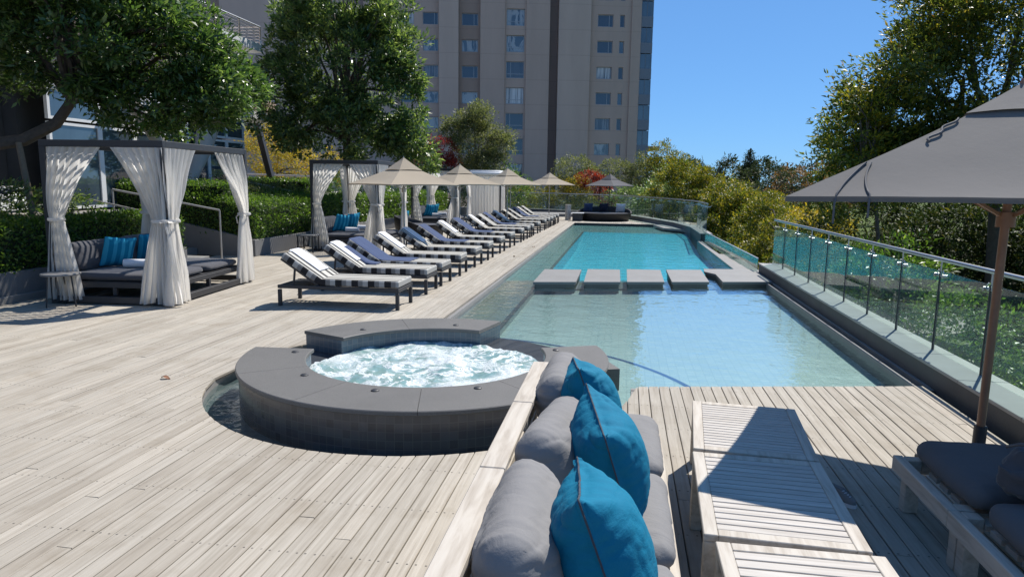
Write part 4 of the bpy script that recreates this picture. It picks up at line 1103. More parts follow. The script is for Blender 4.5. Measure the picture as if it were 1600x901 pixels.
# ------------------------------------------------------------------ parasols
def make_parasol(name, label, loc, rz, canvas, pole, pr_=.021, D=1.26, peak=2.27, low=1.68, group=None, base=True, cords=False, vh=.46, vr=.335):
    t = thing(name, label, 'parasol', loc, rz, group)
    m = MB()
    def surf(a, s, z_off=0.0, r0=0.0, droop=.05):
        pass
    def panel_pts(k, u, v, rin, rout, zt, zb, sag):
        a0, a1 = k*PI/2, (k+1)*PI/2
        c0 = Vector((math.cos(a0), math.sin(a0), 0)); c1 = Vector((math.cos(a1), math.sin(a1), 0))
        r = rin+(rout-rin)*v
        p = c0.lerp(c1, u)*r
        bow = 4*u*(1-u)
        p *= 1-.035*bow*v
        z = zt+(zb-zt)*v**.93
        z -= sag*bow*v*math.sin(PI*min(1, v*.9))
        z += .012*bow*v**6
        return Vector((p.x, p.y, z+.003*noise.noise(Vector((p.x*5, p.y*5, 1)))))
    zi = peak-.11*(peak-low)/.6
    for k in range(4):
        m.grid(lambda u, v, k=k: panel_pts(k, u, v, D*vr*.8, D, peak-(peak-low)*(vh-.02), low, .035), 14, 16)
        m.grid(lambda u, v, k=k: panel_pts(k, u, 1, D*.24, D, peak, low, 0)-Vector((0, 0, .028*v)), 14, 1)
    m.build('canopy', canvas, t, 35)
    m = MB()
    for k in range(4): m.grid(lambda u, v, k=k: panel_pts(k, u, v, .012, D*vr, peak, peak-(peak-low)*(vh+.015), -.012), 10, 8)
    m.build('vent_cap', canvas, t, 35)
    m = MB(); m.tube([(0, 0, 0), (0, 0, peak-.01)], pr_, 14); m.tube([(0, 0, peak-.02), (0, 0, peak+.03)], [pr_*.7, .006], 8); m.build('pole', pole, t, 50)
    for k in range(4):
        a = k*PI/2; c = Vector((math.cos(a), math.sin(a), 0))
        m = MB(); m.bar(Vector((0, 0, peak-(peak-low)*vh*.8-.05)), c*D*.985+Vector((0, 0, low-.014)), .018, .022); m.bar(c*D*.5+Vector((0, 0, peak-.06-(peak-low)*(.5+vh*.35))), Vector((0, 0, low-.12)), .014, .018)
        m.build('rib', pole, t, 0)
    m = MB(); m.cyl((0, 0), pr_*2.1, low-.17, low-.08, 14); m.build('hub', pole, t, 40)
    if base:
        m = MB(); m.box((-.24, -.24, 0), (.24, .24, .05), .008); m.cyl((0, 0), pr_*1.5, .05, .30, 14); m.build('base_plate', 'dark_metal', t, 40)
    if cords:
        for k, (u0, u1, h) in enumerate(((.015, .10, .13), (.03, .17, .10))):
            pts = [panel_pts(2, u0+(u1-u0)*i/8, .62+.36*i/8, D*vr*.8, D, peak-(peak-low)*(vh-.02), low, .035)+Vector((0, 0, .008)) for i in range(9)]
            e_ = panel_pts(2, u1+.01, 1.02, D*vr*.8, D, peak-(peak-low)*(vh-.02), low, 0)
            pts += [e_+Vector((0, 0, -.03)), e_+Vector((0, 0, -h))]
            m = MB(); m.tube(pts, .0055, 6); m.build('tie_cord', 'rope', t, 60)
        pts = [panel_pts(2, .02+.05*i/10+.015*math.sin(i), .12+.02*i, D*vr*.8, D, peak-(peak-low)*(vh-.02), low, .03)+Vector((0, 0, .014)) for i in range(14)]
        m = MB(); m.tube(pts, .007, 6); m.build('tie_strap', 'rope', t, 60)
    return t
G = 'beige parasols among the sun loungers'
u1 = make_parasol('beige_parasol', 'nearest beige parasol, standing beside the fourth and fifth loungers', (-4.87, 15.03, 0), R(275.9), 'beige', 'pale_metal', group=G)
dup(u1, (-4.91, 20.56, 0), R(275), 'second beige parasol counted from the hot tub along the lounger row')
dup(u1, (-4.25, 25.3, 0), R(272), 'third beige parasol from the hot tub, hiding another one behind it')
dup(u1, (-4.70, 28.8, 0), R(270), 'beige parasol mostly hidden behind the third one, its pole showing')
dup(u1, (-3.62, 34.0, 0), R(268), 'farthest beige parasol, near the curved glass fence')
make_parasol('grey_parasol', 'small grey parasol over the round wicker daybed beyond the pool', (-.75, 35.9, 0), R(280), 'charcoal_canopy', 'dark_metal', peak=2.28, low=1.66)
make_parasol('grey_parasol', 'large dark grey parasol on a brown wooden pole over the right hand bench', (2.24, 4.53, 0), R(25), 'grey_canopy', 'wood_pole', .024, 1.54, 2.355, 1.70, cords=True, vh=.26, vr=.25)

# ------------------------------------------------------------------ cabanas
def curtain_mb(corner, dirv, inw, wtop, ztop, ztie, zbot, seed, wbot=.40, bshift=0.0):
    """tied-back voile: corner xy, dirv along the beam, inw sideways normal"""
    m = MB(); c = Vector((*corner, 0)); dv = Vector((*dirv, 0)); nv = Vector((*inw, 0))
    rs = random.Random(seed); ph = rs.random()*6; npl = 7
    tie_c = .10
    def pt(u, v):
        z = ztop+(zbot-ztop)*v
        if z >= ztie:
            s = (z-ztie)/(ztop-ztie)
            e = s**1.15
            a = .02*s+(tie_c-.085)*(1-s); b = wtop*e+(tie_c+.085)*(1-e)
            amp = .020*(1-s)+.013+.018*math.sin(PI*s)
        else:
            s = (ztie-z)/(ztie-zbot)
            e = s**.75
            a = (tie_c-.085)*(1-e)+(tie_c-wbot*.45+bshift)*e; b = (tie_c+.085)*(1-e)+(tie_c+wbot*.55+bshift)*e
            amp = .024+.026*e
        uu = u+.02*math.sin(6*u+ph+v*2)
        x = a+(b-a)*uu
        k_ = .55+.9*abs(noise.noise(Vector((u*4+seed, v*1.5, 2))))*2
        w_ = math.sin(2*PI*npl*(u+.05*noise.noise(Vector((u*3, v*2.5, seed))))+ph+1.6*math.sin(v*3+u*4))*amp*k_+.2*amp*math.sin(2*PI*npl*2.3*u+ph*2+v*2)
        w_ += .02*noise.noise(Vector((u*3+seed, v*4, 0)))
        zz = z-(.03*noise.noise(Vector((u*5+seed, 3, 0))) if v > .97 else 0)
        sway = (.05*math.sin(PI*min(1, max(0, (z-ztie)/(ztop-ztie))))) if z > ztie else 0
        return c+dv*(x-sway*.4)+nv*(w_)+Vector((0, 0, zz))
    m.grid(pt, 90, 40)
    t = MB(); t.lathe([(.10, ztie-.022), (.108, ztie-.01), (.108, ztie+.01), (.10, ztie+.022)], 14, 0, 2*PI, (c+dv*tie_c)[:2])
    t.tube([(c+dv*tie_c)+Vector((0, 0, ztie))+nv*.08, (c+dv*(tie_c+.02))+nv*.13+Vector((0, 0, ztie-.05)), (c+dv*tie_c)+nv*.12+Vector((0, 0, ztie-.16))], .012, 6)
    return m, t
def make_cabana(label, loc, rz):
    t = thing('cabana', label, 'cabana', loc, rz, 'curtained cabanas along the planter wall')
    wx, wy, H = 1.66, 2.40, 2.24
    hx, hy = wx/2, wy/2
    m = MB()
    for s in (-1, 1):
        m.box((-hx+.041, s*hy-.04 if s < 0 else hy-.04, .02), (hx-.041, s*hy+.04 if s < 0 else hy+.04, .11), .004)
        m.box((s*hx-.04, -hy+.041, .021), (s*hx+.04, hy-.041, .109), .004)
    m.build('base_frame', 'dark_metal', t, 30)
    for sx in (-1, 1):
        for sy in (-1, 1): MB().box((sx*hx-.042, sy*hy-.042, 0), (sx*hx+.042, sy*hy+.042, H-.091), .004).build('post', 'dark_metal', t, 30)
    m = MB()
    for s in (-1, 1):
        m.box((-hx-.043, s*hy-.043, H-.09), (hx+.043, s*hy+.043, H), .004); m.box((s*hx-.041, -hy+.044, H-.089), (s*hx+.041, hy-.044, H-.001), .004)
    m.build('top_frame', 'dark_metal', t, 30)
    m = MB(); n_ = 22
    for i in range(n_): y = -hy+.09+(wy-.18)*i/(n_-1); m.box((-hx+.042, y-.019, H-.062), (hx-.042, y+.019, H-.047))
    m.build('roof_slats', 'dark_metal', t, 0)
    zt, ztie = H-.095, 1.17
    cs = [((-hx+.02, -hy-.03), (1, 0), (0, 1), .80, 0), ((hx+.05, -hy-.055), (-1, 0), (0, 1), .74, 1), ((hx+.055, -hy-.04), (0, 1), (-1, 0), .80, 2), ((hx+.03, hy-.02), (0, -1), (-1, 0), 1.0, 3), ((-hx+.03, hy), (1, 0), (0, -1), .75, 4), ((-hx, hy-.05), (0, -1), (1, 0), .5, 5)]
    for c_, dv, iv, wt, sd_ in cs:
        m, ti = curtain_mb(c_, dv, iv, wt, zt, ztie, .06 if sd_ in (0, 4) else .035, sd_+1, (.54, .62, .52, .56, .5, .5)[sd_])
        o = m.build('curtain', 'curtain', t, 180); ti.build('tie', 'curtain', o, 60)
    return t
def make_daybed(label, loc, rz):
    t = thing('daybed', label, 'daybed', loc, rz, 'grey daybeds inside the cabanas')
    x0, x1, y0, y1 = -.80, .78, -1.13, 1.10
    m = MB()
    for (lo, hi) in (((x0, y0, .22), (x1, y0+.05, .295)), ((x0, y1-.05, .22), (x1, y1, .295)), ((x0, y0+.051, .221), (x0+.05, y1-.051, .294)), ((x1-.05, y0+.051, .221), (x1, y1-.051, .294)), ((x0+.051, -.03, .222), (x1-.051, .03, .293))): m.box(lo, hi, .004)
    m.box((x0+.02, y0+.02, .296), (x1-.02, y1-.02, .305))
    m.build('frame', 'dark_metal', t, 30)
    for x in (x0+.03, -.02, x1-.03):
        for y in (y0+.03, 0, y1-.03): MB().box((x-.028, y-.028, .112 if abs(y) > .5 else .0), (x+.028, y+.028, .219), .004).build('leg', 'dark_metal', t, 30)
    for ya, yb in ((y0+.02, -.012), (.012, y1-.02)):
        c_ = cushion_mb(x1-x0-.06, yb-ya, .13, .045, 18, ya, .004, .03, 5)
        o = c_.build('mattress', 'cushion_dark', t, 60); o.matrix_local = Matrix.Translation(((x0+x1)/2, (ya+yb)/2, .365)) @ Matrix.Rotation(PI/2, 4, 'X')
        b = cushion_mb(yb-ya-.06, .44, .22, .07, 18, yb, .006, .03, 4)
        o = b.build('back_cushion', 'cushion_dark', t, 60); o.matrix_local = Matrix.Translation((x0+.13, (ya+yb)/2, .63)) @ Matrix.Rotation(PI/2, 4, 'Z') @ Matrix.Rotation(R(-12), 4, 'X')
    MB().box((x0-.03, y0+.05, .30), (x0+.01, y1-.05, .72), .01).build('back_board', 'dark_metal', t, 30)
    return t
def roll(name_label, loc, rz):
    m = MB(); m.tube([(-.17, 0, 0), (-.165, 0, 0), (.165, 0, 0), (.17, 0, 0)], [.05, .062, .062, .05], 18)
    for s in (-1, 1): m.tube([(s*.171, .04*math.cos(a*.9)*(1-a/14), .04*math.sin(a*.9)*(1-a/14)) for a in range(12)], .004, 5)
    o = m.build('rolled_towel', 'towel_white', None, 50); o.location = loc; o.rotation_euler = (0, 0, rz)
    return tag(o, name_label, 'towel', 'rolled white towels on the daybeds')
def teal_pillow(label, loc, yaw, tilt, size=.46, mat='teal_stripe', rl=0.0, T=.17, seed=1, group='teal pillows on the cabana daybeds'):
    m = cushion_mb(size, size, T, .012, 18, seed, .006, 0, 2.4, .07)
    o = m.build('pillow', mat, None, 60); place(o, loc, yaw, tilt, rl)
    return tag(o, label, 'pillow', group)
def at(loc, rz, x, y, z):
    c_, s_ = math.cos(rz), math.sin(rz); return (loc[0]+x*c_-y*s_, loc[1]+x*s_+y*c_, z)
cabs = [((-7.07, 9.68, 0), R(5), 'nearest white curtained cabana on the left, by the planter wall', 'nearest cabana'),
        ((-6.86, 17.55, 0), R(2), 'middle white curtained cabana, partly behind the nearest beige parasol', 'middle cabana'),
        ((-7.02, 26.4, 0), R(1), 'third white curtained cabana, seen between the beige parasol poles', 'third cabana')]
c0 = d0 = None
for i, (loc, rz, lab, nm) in enumerate(cabs):
    if c0 is None: c0 = make_cabana(lab, loc, rz); d0 = make_daybed('wide charcoal daybed inside the nearest cabana', loc, rz); d0.location.z = 0
    else: dup(c0, loc, rz, lab); dup(d0, loc, rz, f'wide charcoal daybed inside the {nm}')
    teal_pillow(f'teal striped pillow nearer the camera on the daybed of the {nm}', at(loc, rz, -.38, -.45, .655), rz+R(58), R(-20), .48, rl=R(5))
    teal_pillow(f'teal pillow on the far side of the daybed of the {nm}', at(loc, rz, -.42, .45, .655), rz+R(66), R(-22), .48, rl=R(-4), seed=4)
    roll(f'rolled white towel nearer the camera on the daybed of the {nm}', at(loc, rz, -.08, -.50, .495), rz+R(12))
    roll(f'rolled white towel on the far half of the daybed of the {nm}', at(loc, rz, -.08, .42, .495), rz+R(8))
t = thing('side_table', 'small round grey side table at the left front of the nearest cabana', 'side table', (-7.52, 8.22, 0))
m = MB(); m.lathe([(0, .43), (.235, .43), (.24, .437), (.24, .452), (.235, .458), (0, .458)], 32); m.build('table_top', 'stone', t, 40)
for a in range(3): m = MB(); m.tube([(.16*math.cos(a*2.1), .16*math.sin(a*2.1), .43), (.2*math.cos(a*2.1), .2*math.sin(a*2.1), 0)], .010, 8); m.build('leg', 'dark_metal', t, 50)
t = thing('side_table', 'small square side table left of the middle cabana', 'side table', (-7.62, 15.95, 0), R(3))
MB().box((-.22, -.22, .40), (.22, .22, .43), .004).build('table_top', 'stone', t, 30)
for sx in (-1, 1):
    for sy in (-1, 1): MB().box((sx*.19-.012, sy*.19-.012, 0), (sx*.19+.012, sy*.19+.012, .399)).build('leg', 'dark_metal', t, 0)
# round wicker daybeds
def wicker(label, loc, rz, r=.82, cat='daybed', sc=1.0):
    t = thing('wicker_daybed', label, cat, loc, rz)
    m = MB(); n_ = 48
    def hz(a): return .38+.26*max(0, math.cos(a-PI))**.8
    vs = []; uvs = []
    for i in range(n_):
        a = 2*PI*i/n_; h = hz(a)
        for (rr, z) in ((r*.90, .02), (r*.97, .16), (r, .30), (r+.03, h-.03), (r+.02, h), (r-.03, h), (r-.06, h-.05), (r-.08, .20)):
            vs.append((rr*math.cos(a), rr*math.sin(a), z)); uvs.append((a*r, z))
    fs = [(i*8+j, ((i+1) % n_)*8+j, ((i+1) % n_)*8+j+1, i*8+j+1) for i in range(n_) for j in range(7)]
    m.add(vs, fs, 0, uvs); m.build('wicker_shell', 'wicker', t, 50, True, True)
    m = MB(); m.lathe([(0, .22), (r-.09, .22), (r-.07, .27), (r-.09, .345), (r-.14, .36), (0, .365)], 40); m.build('seat_cushion', 'cushion_dark', t, 50)
    return t
wicker('round dark wicker daybed between the middle and third cabanas', (-6.62, 22.1, 0), R(10))
teal_pillow('teal pillow propped in the round wicker daybed between two cabanas', (-7.08, 22.0, .60), R(95), R(-20), .42, 'teal', seed=6)
t = wicker('wide dark wicker daybed under the small grey parasol', (-.95, 34.2, 0), R(-95), 1.32)
for k, (x, y, col, lab) in enumerate(((-.15, 34.9, 'towel_white', 'pale blue white cushion at the right end of the far wicker daybed'), (-1.0, 35.1, 'navy', 'navy cushion in the middle of the far wicker daybed'), (-1.75, 34.8, 'towel_blue', 'blue cushion at the left end of the far wicker daybed'))):
    teal_pillow(lab, (x, y, .58), R(5+k*8), R(-20), .48, col, seed=10+k, group='cushions on the far wicker daybed')
t = thing('side_table', 'low white topped side table left of the far wicker daybed', 'side table', (-2.15, 33.1, 0))
MB().box((-.3, -.22, .36), (.3, .22, .39), .005).build('table_top', 'white_paint', t, 30); MB().box((-.24, -.17, 0), (.24, .17, .359), .005).build('plinth', 'dark_metal', t, 30)
# closed white pavilion at the end
t = thing('curtained_pavilion', 'closed white pavilion with rounded roof at the far end of the cabanas', 'pavilion', (-6.62, 33.6, 0), R(2))
hx, hy = .75, .9
for sx in (-1, 1):
    for sy in (-1, 1): MB().box((sx*hx-.04, sy*hy-.04, 0), (sx*hx+.04, sy*hy+.04, 2.1)).build('post', 'dark_metal', t, 0)
for k, (a, b, nv) in enumerate((((-hx+.05, -hy), (hx-.05, -hy), (0, 1)), ((hx, -hy+.05), (hx, hy-.05), (1, 0)), ((hx-.05, hy), (-hx+.05, hy), (0, 1)), ((-hx, hy-.05), (-hx, -hy+.05), (1, 0)))):
    A, B, Nv = Vector((*a, 0)), Vector((*b, 0)), Vector((*nv, 0))
    m = MB(); m.grid(lambda u, v: A.lerp(B, u)+Nv*(.022*math.sin(u*62+math.sin(v*3))+.01*math.sin(u*23+v*2))+Vector((0, 0, .04+2.02*v)), 90, 8); m.build('curtain', 'curtain', t, 180)
m = MB(); m.box((-hx-.12, -hy-.12, 2.1), (hx+.12, hy+.12, 2.24), .05); m.box((-hx+.02, -hy+.02, 2.241), (hx-.02, hy-.02, 2.32), .04); m.build('roof', 'white_paint', t, 40)

# ------------------------------------------------------------------ foreground sofa
sf = thing('teak_sofa', 'pale teak outdoor sofa in the foreground with its slatted back to the hot tub', 'sofa', (-.1, 2.4, 0))
o3 = Vector((-.1, 2.4, 0))
def L3(a): return tuple(Vector(a)-o3)
for i, (ya, yb) in enumerate(((3.203, 3.98), (2.408, 3.197), (1.61, 2.402), (.80, 1.604))):
    MB().box(L3((-.497, ya, .672)), L3((-.40, yb, .702)), .004).build('back_rail', 'teak', sf, 30)
    m = MB()
    for z in (.60, .53, .46, .39): m.box(L3((-.452, ya+.04, z)), L3((-.432, yb-.04, z+.045)), .003)
    m.build('back_slats', 'teak', sf, 30)
for y in (.84, 1.605, 2.405, 3.2, 3.94): MB().box(L3((-.478, y-.035, 0)), L3((-.42, y+.035, .671)), .004).build('post', 'teak', sf, 30)
for y in (.84, 2.405, 3.94): MB().box(L3((.19, y-.035, 0)), L3((.25, y+.035, .229)), .004).build('leg', 'teak', sf, 30)
m = MB(); m.box(L3((.20, .80, .23)), L3((.262, 3.98, .31)), .004); m.box(L3((-.42, .80, .23)), L3((-.37, 3.98, .31)), .004); m.box(L3((-.369, 3.93, .231)), L3((.199, 3.98, .309)), .004)
for i in range(26): y = .9+i*.115; m.box(L3((-.369, y, .27)), L3((.199, y+.08, .295)))
m.build('seat_frame', 'teak', sf, 30)
for i, (ya, yb, lab) in enumerate(((3.19, 4.0, 'grey seat cushion at the pool end of the teak sofa'), (2.395, 3.175, 'middle grey seat cushion of the teak sofa beside the two teal pillows'), (1.60, 2.38, 'grey seat cushion at the bottom edge in front of the nearest teal pillow'), (.80, 1.585, 'grey seat cushion at the near end of the teak sofa'))):
    c_ = cushion_mb(.62, yb-ya, .145, .052, 30, 20+i, .004, .035, 6)
    o = c_.build('seat_cushion', 'cushion', None, 60); o.matrix_world = Matrix.Translation((-.055, (ya+yb)/2, .372)) @ Matrix.Rotation(PI/2, 4, 'X')
    tag(o, lab, 'cushion', 'grey seat cushions of the teak sofa')
for i, (y, x, z, yaw, tilt, rl, lab) in enumerate(((3.58, -.275, .622, 0, 13, 0, 'grey back cushion at the pool end of the teak sofa'), (2.80, -.225, .615, -7, 20, 2, 'grey back cushion leaning in the middle of the teak sofa'), (2.0, -.26, .622, 2, 14, 0, 'nearest grey back cushion of the teak sofa, beside the front teal pillow'), (1.2, -.26, .622, 0, 14, 0, 'grey back cushion at the near end of the teak sofa'))):
    c_ = cushion_mb(.74, .44, .28, .085, 48, 31+i*5, .0045, .04, 4.0, 0, .7, 14)
    o = c_.build('back_cushion', 'cushion', None, 60); place(o, (x, y, z), R(90+yaw), R(tilt), R(rl))
    tag(o, lab, 'cushion', 'grey back cushions of the teak sofa')
def big_pillow(label, loc, yaw, tilt, rl, seed, size=.46):
    m = cushion_mb(size+.01, size+.01, .30, .010, 60, seed, .0062, 0, 2.3, .10, .55, 4)
    o = m.build('pillow', 'teal', None, 60); place(o, loc, yaw, tilt, rl); piping(m, o, .0030)
    return tag(o, label, 'pillow', 'teal pillows on the teak sofa')
big_pillow('farthest teal pillow on the teak sofa, half hidden behind the middle one', (-.13, 3.36, .66), R(100), R(20), R(8), 41, .44)
big_pillow('middle teal pillow standing on the grey seat of the teak sofa', (-.02, 2.68, .665), R(99), R(18), R(-8), 52)
big_pillow('nearest teal pillow on the teak sofa at the bottom of the picture', (-.025, 1.96, .665), R(97), R(20), R(8), 63)

# ------------------------------------------------------------------ slatted tables
def table(label, loc, rz, lx, ly, h, n_, seed):
    t = thing('slatted_table', label, 'coffee table', loc, rz, 'pale slatted teak tables beside the sofa')
    hx, hy, b = lx/2, ly/2, .055
    m = MB()
    for s in (-1, 1):
        m.box((s*hx-(b if s > 0 else 0), -hy, h-.03), (s*hx+(0 if s > 0 else b), hy, h), .003)
        m.box((-hx+b+.001, s*hy-(b if s > 0 else 0), h-.03), (hx-b-.001, s*hy+(0 if s > 0 else b), h-.0005), .003)
    m.build('frame', 'teak', t, 30)
    m = MB(); w_ = (ly-2*b)/n_
    for i in range(n_): y = -hy+b+i*w_; m.box((-hx+b+.001, y+.004, h-.024), (hx-b-.001, y+w_-.004, h-.003), .002)
    m.build('slats', 'slat', t, 30)
    m = MB()
    for s in (-1, 1):
        m.box((s*(hx-.03)-.011, -hy+.07, h-.10), (s*(hx-.03)+.011, hy-.07, h-.031), .003); m.box((-hx+.07, s*(hy-.03)-.011, h-.10), (hx-.07, s*(hy-.03)+.011, h-.031), .003)
    m.build('apron', 'teak', t, 30)
    for sx in (-1, 1):
        for sy in (-1, 1): MB().box((sx*(hx-.032)-.03, sy*(hy-.032)-.03, 0), (sx*(hx-.032)+.03, sy*(hy-.032)+.03, h-.031), .004).build('leg', 'teak', t, 30)
    return t
table('pale slatted table nearest the pool, its far corner in parasol shade', (.745, 3.93, 0), R(-5), .61, .83, .40, 17, 1)
table('middle pale slatted table, mostly in the parasol shadow', (.685, 3.05, 0), R(-2.5), .615, .87, .40, 15, 2)
table('nearest pale slatted table at the bottom edge of the picture', (.70, 2.14, 0), R(0), .61, .86, .405, 13, 3)

# ------------------------------------------------------------------ right hand bench
bt = thing('teak_bench', 'low pale teak bench sofa under the large grey parasol on the right', 'bench', (1.9, 2.5, 0))
o4 = Vector((1.9, 2.5, 0)); L4 = lambda a: tuple(Vector(a)-o4)
for ya, yb in ((3.262, 3.92), (1.2, 3.255)): MB().box(L4((1.515, ya, .215)), L4((1.565, yb, .30)), .004).build('front_rail', 'teak', bt, 30)
for y in (1.24, 3.22, 3.30, 3.88): MB().box(L4((1.567, y-.033, 0)), L4((1.64, y+.033, .30)), .004).build('leg', 'teak', bt, 30)
m = MB(); m.box(L4((2.17, 1.2, .215)), L4((2.22, 3.92, .30)), .004); m.box(L4((1.641, 3.87, .216)), L4((2.169, 3.92, .299)), .004)
for i in range(20): y = 1.3+i*.125; m.box(L4((1.642, y, .25)), L4((2.168, y+.09, .275)))
m.build('seat_frame', 'teak', bt, 30)
for y in (1.24, 3.88): MB().box(L4((2.221, y-.03, 0)), L4((2.27, y+.03, .70)), .004).build('post', 'teak', bt, 30)
m = MB(); m.box(L4((2.216, 1.2, .701)), L4((2.28, 3.92, .73)), .004)
for z in (.42, .52, .61): m.box(L4((2.235, 1.27, z)), L4((2.255, 3.85, z+.045)), .003)
m.build('back_rail', 'teak', bt, 30)
for ya, yb, lab in ((3.20, 3.90, 'grey seat cushion at the pool end of the right bench'), (2.22, 3.16, 'grey seat cushion at the right edge of the picture on the bench'), (1.25, 2.2, 'grey seat cushion at the near end of the right bench')):
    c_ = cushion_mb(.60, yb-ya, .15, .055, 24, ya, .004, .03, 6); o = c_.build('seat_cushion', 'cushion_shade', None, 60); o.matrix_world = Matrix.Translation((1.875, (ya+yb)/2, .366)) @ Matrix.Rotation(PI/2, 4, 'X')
    tag(o, lab, 'cushion', 'seat cushions of the right bench')
# soft bag at the joint of the bench
t = thing('cloth_bag', 'slumped dark cloth bag lying on the right bench', 'bag', (1.80, 3.13, .435))
m = MB()
def bag(u, v):
    a = 2*PI*u; ph = PI*(v-.5)
    r = .78*math.cos(ph)**.6
    k = .9+.22*noise.noise(Vector((math.cos(a)*1.6, math.sin(a)*1.6, ph*2)))
    return Vector((.20*r*math.cos(a)*k, .17*r*math.sin(a)*k, .115*math.sin(ph)*k+.10+.03*noise.noise(Vector((a, ph*3, 5)))))
m.grid(bag, 40, 24); m.build('body', 'cushion_dark', t, 60)
m = MB(); m.tube([(.06, -.15, .15), (.0, -.17, .22), (-.06, -.12, .27), (-.1, -.02, .25), (-.1, .08, .2)], .007, 6); m.build('strap', 'rope', t, 60)
# sneaker left on the deck
t = thing('sneaker', 'single grey sneaker with white laces on the shaded deck beside the tables', 'shoe', (1.27, 3.93, 0), R(-58))
t.scale = (.76, .76, .74)
def last(h0, h1, k=1.0):
    m = MB()
    def out(a):
        x = .135*math.cos(a); w_ = .045*(1+.18*math.cos(a)) if math.cos(a) > 0 else .040
        return x, w_*math.sin(a)*k
    ring_ = [out(2*PI*i/28) for i in range(28)]
    return ring_
m = MB(); m.prism(last(0, 1, 1.06), 0, .028); m.build('sole', 'towel_white', t, 40)
m = MB(); rg = last(0, 1)
vs = []; lv = [(0, 1.0), (.02, 1.0), (.045, .9), (.065, .7), (.078, .5)]
for z, k in lv:
    for (x, y) in rg:
        hz = z*(1.0 if x < .0 else max(.35, 1-(x/.135)*.62)); vs.append((x*(.98 if z < .03 else .98-.25*(1-k)*(1 if x > 0 else .3)), y*k, .028+hz))
fs = [(i*28+j, i*28+(j+1) % 28, (i+1)*28+(j+1) % 28, (i+1)*28+j) for i in range(len(lv)-1) for j in range(28)]+[tuple((len(lv)-1)*28+j for j in range(28))]
m.add(vs, fs); m.build('upper', 'cushion', t, 50)
m = MB()
for i in range(4): x = .01+i*.02; m.tube([(x, -.028, .083-i*.006), (x+.01, 0, .093-i*.007), (x, .028, .083-i*.006)], .004, 5)
m.build('laces', 'towel_white', t, 50)
# white lounge sofa on the terrace
t = thing('terrace_sofa', 'white outdoor sofa on the hotel terrace at the far left', 'sofa', (-11.7, 10.9, 1.0), R(12))
MB().box((-.4, -.95, .08), (.4, .95, .30), .02).build('base', 'white_paint', t, 30)
for s in (-1, 1):
    MB().box((-.36, s*.47-.43, .301), (.38, s*.47+.43, .43), .04).build('seat_cushion', 'towel_white', t, 40)
    MB().box((-.40, s*1.0-.09, .08), (.40, s*1.0+.09, .55), .03).build('armrest', 'white_paint', t, 40)
MB().box((-.55, -.95, .08), (-.401, .95, .62), .03).build('backrest', 'white_paint', t, 40)
# dry leaves lying on the boards
for i, (x, y, lab) in enumerate(((-3.93, 5.35, 'dry brown leaf on the deck left of the hot tub'), (-2.55, 16.3, 'dry brown leaf on the deck beside the pool ledge'), (-2.42, 18.9, 'dry brown leaf further along the deck beside the pool ledge'), (-4.6, 3.6, 'dry brown leaf on the open deck at lower left'))):
    m = MB(); m.grid(lambda u, v: Vector(((u-.5)*.09, (v-.5)*.05*math.sin(PI*min(.98, max(.02, u))), .006+.018*abs(v-.5)+.012*math.sin(u*5+i))), 8, 4)
    o = m.build('fallen_leaf', 'dry_leaf', None, 60); o.location = (x, y, 0); o.rotation_euler = (0, 0, i*1.7); tag(o, lab, 'leaf', 'dry leaves on the deck')
# ------------------------------------------------------------------ hedges
hedge('clipped green hedge on the planter wall behind the nearest cabana', -9.35, -8.46, 4.5, 12.28, .40, 1.06, 1500, .055, 1)
hedge('dark clipped hedge above the garden stairs with sunlit top', -12.4, -9.2, 14.95, 15.6, 1.02, 1.62, 1100, .055, 2)
hedge('square clipped hedge on the planter wall between nearest and middle cabanas', -10.9, -8.36, 14.70, 19.7, .38, 1.17, 1300, .058, 3, slope=.32)
hedge('long clipped hedge behind the middle and third cabanas', -9.9, -8.65, 20.7, 33.5, .38, 1.20, 520, .085, 4)
hedge('low dark hedge on the upper terrace in front of yellow shrubs', -15.5, -10.8, 22.6, 23.5, 1.0, 1.72, 600, .075, 5)
def shrub(label, lobes, leaf, n_cl, per, cr, L, seed, name='garden_shrub', cat='shrub', group=None, **kw):
    b = (sum(l[0][0] for l in lobes)/len(lobes), sum(l[0][1] for l in lobes)/len(lobes), min(l[0][2]-l[1][2] for l in lobes))
    return tree(name, label, cat, b, [b, (b[0], b[1], b[2]+.5*(lobes[0][0][2]-b[2])), (b[0]+.1, b[1], lobes[0][0][2])], lobes, leaf, n_cl, per, cr, L, seed, .07, 8, group, **kw)
shrub('leafy ground shrub above the hedge left of the nearest cabana', [((-10.0, 7.8, 1.1), (.8, 1.6, .42)), ((-10.1, 10.2, 1.18), (.8, 1.7, .42)), ((-10.7, 9, 1.3), (.7, 2.2, .4))], 'leaf_mid', 420, 22, .20, .085, 11)
shrub('small leaved rosemary like shrub above the square hedge', [((-10.4, 17.2, 1.35), (1.1, 1.3, .33)), ((-10.5, 19.2, 1.40), (1.1, 1.3, .33)), ((-11.6, 18.2, 1.5), (1.0, 1.8, .35))], 'leaf_olive', 500, 22, .16, .055, 12)
shrub('dark shrub bank behind the middle cabana', [((-11.5, 28, 1.4), (1.6, 2.2, .8)), ((-10.9, 25, 1.2), (1.0, 1.6, .6)), ((-10.6, 31, 1.2), (1.2, 2.2, .9))], 'leaf_dark', 420, 24, .3, .12, 13)

